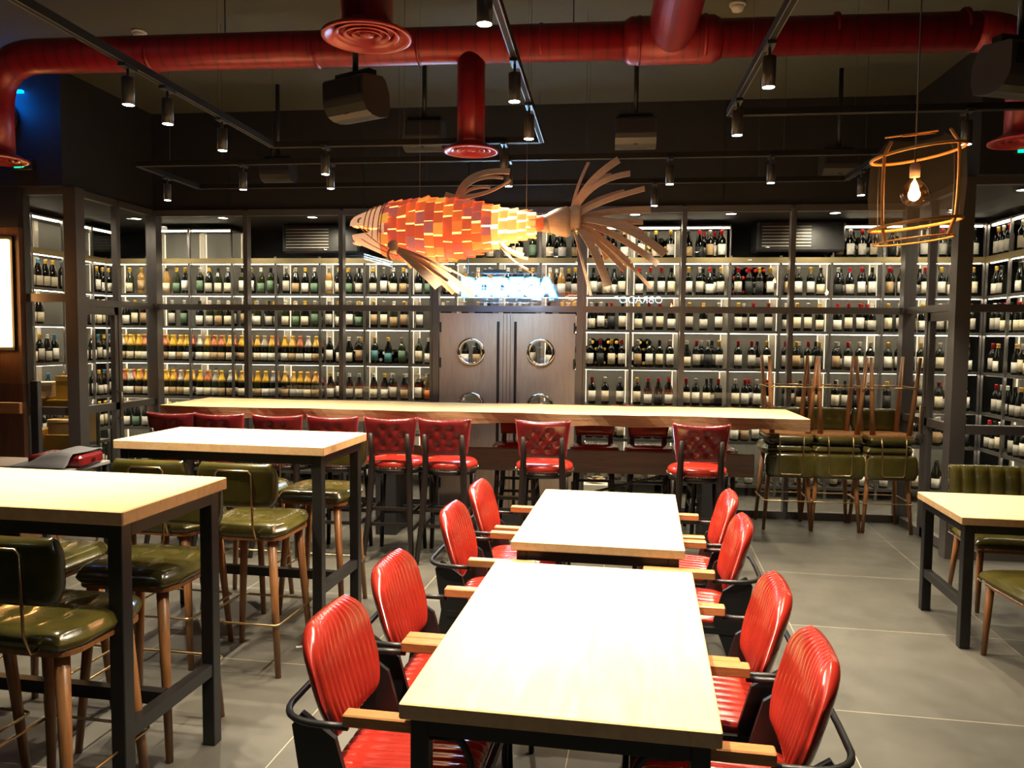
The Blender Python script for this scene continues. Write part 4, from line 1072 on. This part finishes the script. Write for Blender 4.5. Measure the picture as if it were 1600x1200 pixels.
def plates(m, x0, x1, rows, nr, k=1.0, lift=.012, gap=.10):
    for i in range(rows):
        xa = x0 + (x1 - x0) * i / rows; xb = x0 + (x1 - x0) * (i + 1.08) / rows; off = rf.random() * 6
        n = nr + rf.choice([-1, 0, 1])
        for j in range(n):
            a0 = off + 2 * PI * j / n + rf.uniform(-.04, .04); a1 = a0 + 2 * PI / n * (1 - gap)
            l0, l1 = rf.uniform(0, .004), lift + rf.uniform(-.004, .010)
            vs = []
            for xx, ll in ((xa, l0), (xb, l1)):
                for q in range(4):
                    a = a0 + (a1 - a0) * q / 3
                    for th in (0, .003):
                        z, r = prof(xx); kk = k + (ll + th) / r; vs.append(ringpt(xx, a, kk))
            fs = []
            for q in range(3):
                b0 = q * 2; c0 = 8 + q * 2
                fs += [(b0 + 1, b0 + 3, c0 + 3, c0 + 1), (b0, c0, c0 + 2, b0 + 2), (b0, b0 + 2, b0 + 3, b0 + 1), (c0, c0 + 1, c0 + 3, c0 + 2)]
            fs += [(0, 1, 9, 8), (6, 14, 15, 7)]
            m.add(vs, fs)
m = MB(); plates(m, -3.93, -3.36, 12, 15, 1.0, .008, .08); obj('scales', m, SCALE, fish)
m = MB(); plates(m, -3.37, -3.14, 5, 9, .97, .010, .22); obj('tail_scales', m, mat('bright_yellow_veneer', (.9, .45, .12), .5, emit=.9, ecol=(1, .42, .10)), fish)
# head: veneer shell with open mouth, gills, eye
m = MB()
def wedge(top):
    n, q = 12, 14; vs = []
    for th in (0, -.004):
        for i in range(n + 1):
            f = i / n; x = -4.10 + .20 * f
            z, r = prof(max(x, -4.09)); r = .042 + .098 * f ** .6 + th
            op = (1 - f) ** 1.5 * .014
            for j in range(q + 1):
                a = (-PI / 2 + PI * j / q) * (1.0 if f > .5 else .94)
                if top: vs.append((x, FY + .72 * r * math.sin(a), z + op + r * math.cos(a) * (.85 + .15 * f)))
                else: vs.append((x + .012 * (1 - f), FY + .72 * r * math.sin(a), z - op - .012 * (1 - f) - r * math.cos(a) * (.65 + .35 * f)))
    W = q + 1; o = W * (n + 1); fs = []
    for i in range(n):
        for j in range(q): a = i * W + j; fs += [(a, a + 1, a + W + 1, a + W), (o + a, o + a + W, o + a + W + 1, o + a + 1)]
    for i in range(n):
        a = i * W; b2 = a + q; fs += [(a, a + W, o + a + W, o + a), (b2, o + b2, o + b2 + W, b2 + W)]
    for j in range(q): a = j; b2 = n * W + j; fs += [(a, o + a, o + a + 1, a + 1), (b2, b2 + 1, o + b2 + 1, o + b2)]
    m.add(vs, fs, 0, True)
wedge(True); wedge(False)
obj('head', m, HEADV, fish)
for s in (-1, 1):
    z, r = prof(-4.03); p = Vector((-4.035, FY + s * .055, z + .042))
    obj('eye', MB().lathe([(.004, .0), (.012, .004), (.017, .002), (.020, -.004)], 20, Matrix.Translation(p) @ Matrix.Rotation(-s * PI / 2 * .85, 4, 'X')), VEN, fish)
m = MB()
for k2, (xx, w_) in enumerate(((-3.995, .7), (-3.97, .8), (-3.945, .88), (-3.915, .95), (-3.9, .98))):
    pts = [ringpt(xx + .025 * math.sin((a + .0) * .5), a, 1.06) for a in [PI / 2 * 0 - 2.2 * w_ + 4.4 * w_ * i / 26 for i in range(27)]]
    m.tube(pts, .0032, 5)
obj('gill_arcs', m, VEN, fish)
m = MB()
for s in (-1, 1):
    for a0, b0 in (((552, 352), (620, 400)), ((556, 372), (650, 408))):
        m.tube(bez(FP(*a0, s * .05), FP((a0[0] + b0[0]) / 2, a0[1] + 30, s * .13), FP(*b0, s * .1), 10), .0025, 5)
obj('whisker', m, VEN, fish)
obj('lip', MB().tube(bez(FP(548, 380, -.045), FP(535, 378, 0), FP(548, 380, .045), 8), .006, 6).tube(bez(FP(545, 352, -.03), FP(535, 350, 0), FP(545, 352, .03), 8), .007, 6), HEADV, fish)
# tail joint cups
def cup(px0, px1, py, r0, r1, par):
    a = FP(px0, py); c = FP(px1, py); d = c - a; M = Matrix.Translation(a) @ Matrix.Rotation(PI / 2, 4, 'Y'); L_ = d.x
    obj('tail_cup', MB().lathe([(r0, 0), (r0 + (r1 - r0) * .6, L_ * .35), (r1, L_ * .8), (r1 * .9, L_), (r1 * .86, L_ * .98), (r0 * .8, .003)], 28, M, sy=.8, caps=False), VEN, par)
obj('tail_collar', MB().tube([FP(826, 350), FP(850, 349)], .04, 16), SCALE, fish)
cup(838, 862, 349, .03, .048, fish); cup(856, 892, 347, .045, .078, fish); cup(886, 908, 341, .05, .066, fish)
def strip(p0, p1, p2, w0, w1, name='fin_ray', dy=(0, 0, 0), th=.004, side=None, mt=VEN):
    a, b_, c = FP(*p0, dy[0]), FP(*p1, dy[1]), FP(*p2, dy[2]); pts = bez(a, b_, c, 12)
    tt = (c - a).normalized(); sd = side or Vector((-tt.z, .45, tt.x)).normalized()
    ws = [w0 + (w1 - w0) * i / 12 for i in range(13)]
    obj(name, MB().ribbon(pts, ws, th, sd), mt, fish)
J = (880, 343)
for p1, p2, w0, w1, d in (
    ((895, 300), (918, 252), .018, .016, .06), ((905, 290), (965, 256), .03, .040, -.05), ((912, 275), (955, 268), .025, .03, .12), ((915, 285), (982, 280), .03, .030, -.1),
    ((915, 312), (976, 296), .03, .032, .1), ((930, 318), (1004, 304), .03, .028, -.12), ((940, 330), (1016, 328), .035, .040, .02), ((935, 342), (1006, 342), .03, .028, .14),
    ((950, 338), (1002, 366), .035, .040, -.03), ((975, 345), (1036, 402), .03, .045, -.14), ((950, 350), (1030, 410), .036, .036, .1), ((940, 365), (985, 408), .03, .045, .16),
    ((925, 370), (952, 448), .04, .045, -.08), ((935, 352), (948, 400), .04, .03, .18), ((960, 380), (1020, 447), .02, .018, .12), ((930, 372), (978, 420), .03, .03, .05), ((905, 385), (926, 463), .008, .014, -.1)):
    strip((J[0] + 12, J[1]), p1, p2, w0, w1, dy=(0, d * .5, d))
# dorsal fin
for p1, p2, w0, w1, d in (((722, 262), (795, 268), .03, .034, 0), ((735, 270), (786, 280), .03, .014, -.03), ((735, 285), (762, 290), .02, .016, .04), ((760, 305), (796, 280), .03, .010, .02)):
    strip((710, 308), p1, p2, w0, w1, 'dorsal_ray', (0, d, d))
strip((690, 305), (740, 318), (770, 326), .05, .02, 'dorsal_base'); strip((740, 318), (790, 336), (832, 328), .015, .006, 'dorsal_trim')
# pectoral and pelvic fins
for s in (-1, 1):
    y = s * .10
    a = FP(614, 382, y); obj('fin_root', MB().lathe([(.022, 0), (.03, .012), (.024, .03), (.02, .055)], 16, Matrix.Translation(a) @ Matrix.Rotation(s * .5, 4, 'X') @ Matrix.Rotation(PI - .3, 4, 'Y')), VEN, fish)
    for p1, p2, w0, w1 in (((655, 415), (696, 452), .03, .05), ((665, 405), (728, 460), .025, .03), ((650, 395), (715, 430), .014, .010), ((605, 395), (620, 413), .012, .012)):
        strip((618, 390), p1, p2, w0, w1, 'pectoral_ray', (y, y * 1.6, y * 2.1), mt=VEN)
    strip((778, 370), (790, 396), (822, 401), .018, .016, 'pelvic_ray', (s * .05, s * .09, s * .1)); strip((778, 372), (790, 405), (830, 424), .010, .006, 'pelvic_ray', (s * .05, s * .08, s * .13))
m = MB(); m.tube([FP(822, 345), FP(822, 0) + Vector((0, 0, .32))], .0009, 5); m.tube([FP(650, 312), FP(650, 0) + Vector((0, 0, .52))], .0009, 5)
m.v = [(x, y, min(z, CZ)) for x, y, z in m.v]; obj('hanging_wire', m, STEEL, fish)
for x, e in ((-3.7, 10), (-3.3, 6)):
    l = bpy.data.lights.new('lantern_glow', 'POINT'); l.energy = e; l.color = (1, .5, .2); l.shadow_soft_size = .2
    lo = bpy.data.objects.new('lantern_glow', l); COL.objects.link(lo); lo.parent = fish; lo.location = (x, FY, 2.05)

# ------------------------------------------------------------------ basket pendant
bp = thing('basket_pendant', 'round gauze basket pendant lamp with glowing bulb', 'pendant lamp', (-1.76, -4.9, 0))
ROPE = mat('amber_rope_wrap', (.62, .28, .07), .6)
def LP(px, py, d=0): return Vector(((px - 1430) * .00204, d, 2.235 - (py - 290) * .00206))
def ringp(cx_, py, rx, tilt, n=40): 
    out = []
    for i in range(n):
        a = 2 * PI * i / n; out.append(LP(cx_, py) + Vector((rx * math.cos(a), rx * math.sin(a), rx * math.cos(a) * tilt)))
    return out
top_ring = ringp(1434, 238, .142, .14); bot_ring = ringp(1434, 352, .140, .12); low_ring = ringp(1432, 378, .122, .10)
obj('rope_hoop', MB().tube(top_ring, .0055, 8, True), ROPE, bp); obj('rope_hoop', MB().tube(bot_ring, .0055, 8, True), ROPE, bp)
obj('wire_hoop', MB().tube(low_ring, .003, 6, True), ROPE, bp)
for k2 in range(4):
    i = (23, 34, 14, 2)[k2]
    a, b_, c = top_ring[i], bot_ring[i], low_ring[i]; mid = (a + b_) / 2 + Vector(((a.x) * .06, a.y * .06, 0))
    up_ = Vector((a.x * .8, a.y * .8, a.z + .045))
    obj('rib', MB().tube([up_] + bez(a, mid, b_, 8) + [c], .0055 if i > 20 else .0022, 8), ROPE if i > 20 else BLACK, bp)
obj('top_cross', MB().tube([LP(1392, 205, .06), LP(1453, 209, -.06)], .003, 6).tube([LP(1398, 218, -.07), LP(1472, 198, .06)], .003, 6), ROPE, bp)
for tz_, px_, d_ in ((0, 1392, .06), (0, 1453, -.06), (0, 1398, -.07), (0, 1472, .06)): pass
m = MB(); n = 40; mid = [(a + b_) / 2 + Vector((a.x * .05, a.y * .05, 0)) for a, b_ in zip(top_ring, bot_ring)]
tp = [Vector((a.x * .55, a.y * .55, 2.40)) for a in top_ring]
vs = tp + top_ring + mid + bot_ring + low_ring
m.add(vs, [(r_ * n + i, r_ * n + (i + 1) % n, (r_ + 1) * n + (i + 1) % n, (r_ + 1) * n + i) for r_ in range(4) for i in range(n)], 0, True); obj('gauze', m, FABRIC, bp)
gb = MB().lathe([(.012, .052), (.016, .042), (.030, .028), (.042, .008), (.044, -.006), (.036, -.028), (.02, -.041), (.002, -.044)], 28, Matrix.Translation(LP(1431, 301)), caps=False)
bulb = obj('bulb', gb, BULBG, bp); obj('filament', MB().lathe([(.003, .04), (.004, .02), (.012, .012), (.018, .0), (.0185, -.009), (.014, -.02), (.004, -.026)], 20, Matrix.Translation(LP(1431, 301))), FIL, bulb)
obj('socket', MB().lathe([(.016, 0), (.017, .035), (.013, .045), (.004, .048)], 20, Matrix.Translation(LP(1431, 276))), mat('grey_socket', (.3, .25, .22), .6), bp)
obj('cord', MB().tube([LP(1431, 255), Vector((0, 0, CZ))], .0025, 6), BLACK, bp)
l = bpy.data.lights.new('bulb_glow', 'POINT'); l.energy = 4.5; l.color = (1, .55, .22); l.shadow_soft_size = .03
lo = bpy.data.objects.new('bulb_glow', l); COL.objects.link(lo); lo.parent = bp; lo.location = LP(1431, 318)

# ------------------------------------------------------------------ neon signs
def textmesh(body, size, ext, name, mt, bold=0):
    c = bpy.data.curves.new(name, 'FONT'); c.body = body; c.size = size; c.extrude = ext; c.offset = bold; c.align_x = 'CENTER'; c.align_y = 'CENTER'; c.resolution_u = 3
    o = bpy.data.objects.new(name, c); COL.objects.link(o); bpy.context.view_layer.update()
    dg = bpy.context.evaluated_depsgraph_get(); me_ = bpy.data.meshes.new_from_object(o.evaluated_get(dg)); bpy.data.objects.remove(o); me_.materials.clear(); me_.materials.append(mt); return me_
ns = thing('neon_sign', 'glowing blue-white neon letters in a wire cage over the door', 'sign', (-3.715, -.35, 2.165))
tm = textmesh('BODEGA', .215, .008, 'neon', NEON, .013)
o = link('neon_letters', tm, ns, (.02, -.02, 0)); o.rotation_euler = (PI / 2, 0, 0); o.scale = (1.0, 1, 1)
o = link('painted_halo', textmesh('BODEGA', .215, .002, 'halo', HALO, .026), ns, (.02, .0, 0)); o.rotation_euler = (PI / 2, 0, 0)  # glow around the letters painted as a larger blue emissive copy
m = MB(); Wc, Hc, Dc = .47, .135, .07
for y in (-Dc, Dc):
    for i in range(25): m.tube([(-Wc + 2 * Wc * i / 24, y, -Hc), (-Wc + 2 * Wc * i / 24, y, Hc)], .0012, 4)
    for i in range(7): m.tube([(-Wc, y, -Hc + 2 * Hc * i / 6), (Wc, y, -Hc + 2 * Hc * i / 6)], .0012, 4)
for x in (-Wc, Wc):
    for z in (-Hc, Hc): m.tube([(x, -Dc, z), (x, Dc, z)], .002, 4)
obj('wire_cage', m, CHROME, ns)
obj('transformer', MB().box(-.22, .0, .0, .05, Hc, Hc + .04, b=.004), BLACK, ns)
m = MB(); m.tube([(-.36, 0, Hc), (-.36, .02, 1.785)], .006, 6); m.tube([(.3, 0, Hc), (.3, 0, 1.785)], .0015, 5); obj('suspension', m, BLACK, ns)
l = bpy.data.lights.new('neon_glow', 'AREA'); l.shape = 'RECTANGLE'; l.size = .8; l.size_y = .15; l.energy = 9; l.color = (.2, .55, 1)
lo = bpy.data.objects.new('neon_glow', l); COL.objects.link(lo); lo.parent = ns; lo.location = (0, -.09, 0); lo.rotation_euler = (PI / 2, 0, 0)
# signs on the wall behind the viewer, seen mirrored in the cellar glass
def rearsign(body, x, z, size, mt, label, sx=1):
    t = thing('neon_sign', label, 'sign', (x, -9.4, z))
    o = link('neon_letters', textmesh(body, size, .006, 'neon', mt, .001), t, (0, .03, 0)); o.rotation_euler = (PI / 2, 0, PI); o.scale = (sx, 1, 1)
    obj('backing_bar', MB().box(-size * 2.4 * sx, size * 2.4 * sx, -.02, 0, -size * .1, size * .1), BLACK, t)
rearsign('OBRADOR', -2.11, 2.51, .22, NEONR, 'small white neon word seen mirrored in the glass right of the door')

t = thing('neon_tubes', 'slanted blue-white neon tubes seen mirrored in the glass under the fish head', 'neon light', (-7.82, -9.4, 3.38))
m = MB()
for k in range(3): m.tube([(-.34, .03, .16 - .05 * k - .03), (.34, .03, -.06 - .05 * k)], .016, 8)
obj('tube', m, NEONR, t); obj('bracket', MB().box(-.3, .3, -.02, .0, -.02, .02), BLACK, t)
for x_, z_, l_ in ((1.62, 2.68, 'basket lamp at the back of the room, mirrored low in the right glass'), (.59, 2.907, 'basket lamp at the back of the room, mirrored by the red capped stack')):
    dup(bp, l_, (x_, -8.8, z_ - 2.212)); bpy.context.view_layer.update()
# scrap of paper on the floor
X, Y = T(-1.9, 4.0)
tag(obj('paper_scrap', MB().box(-.025, .025, -.012, .012, .001, .003), LAB['white'], None, (X + .05, Y - .02, .0), .4), 'tiny white paper scrap on the floor by a stool leg', 'litter')
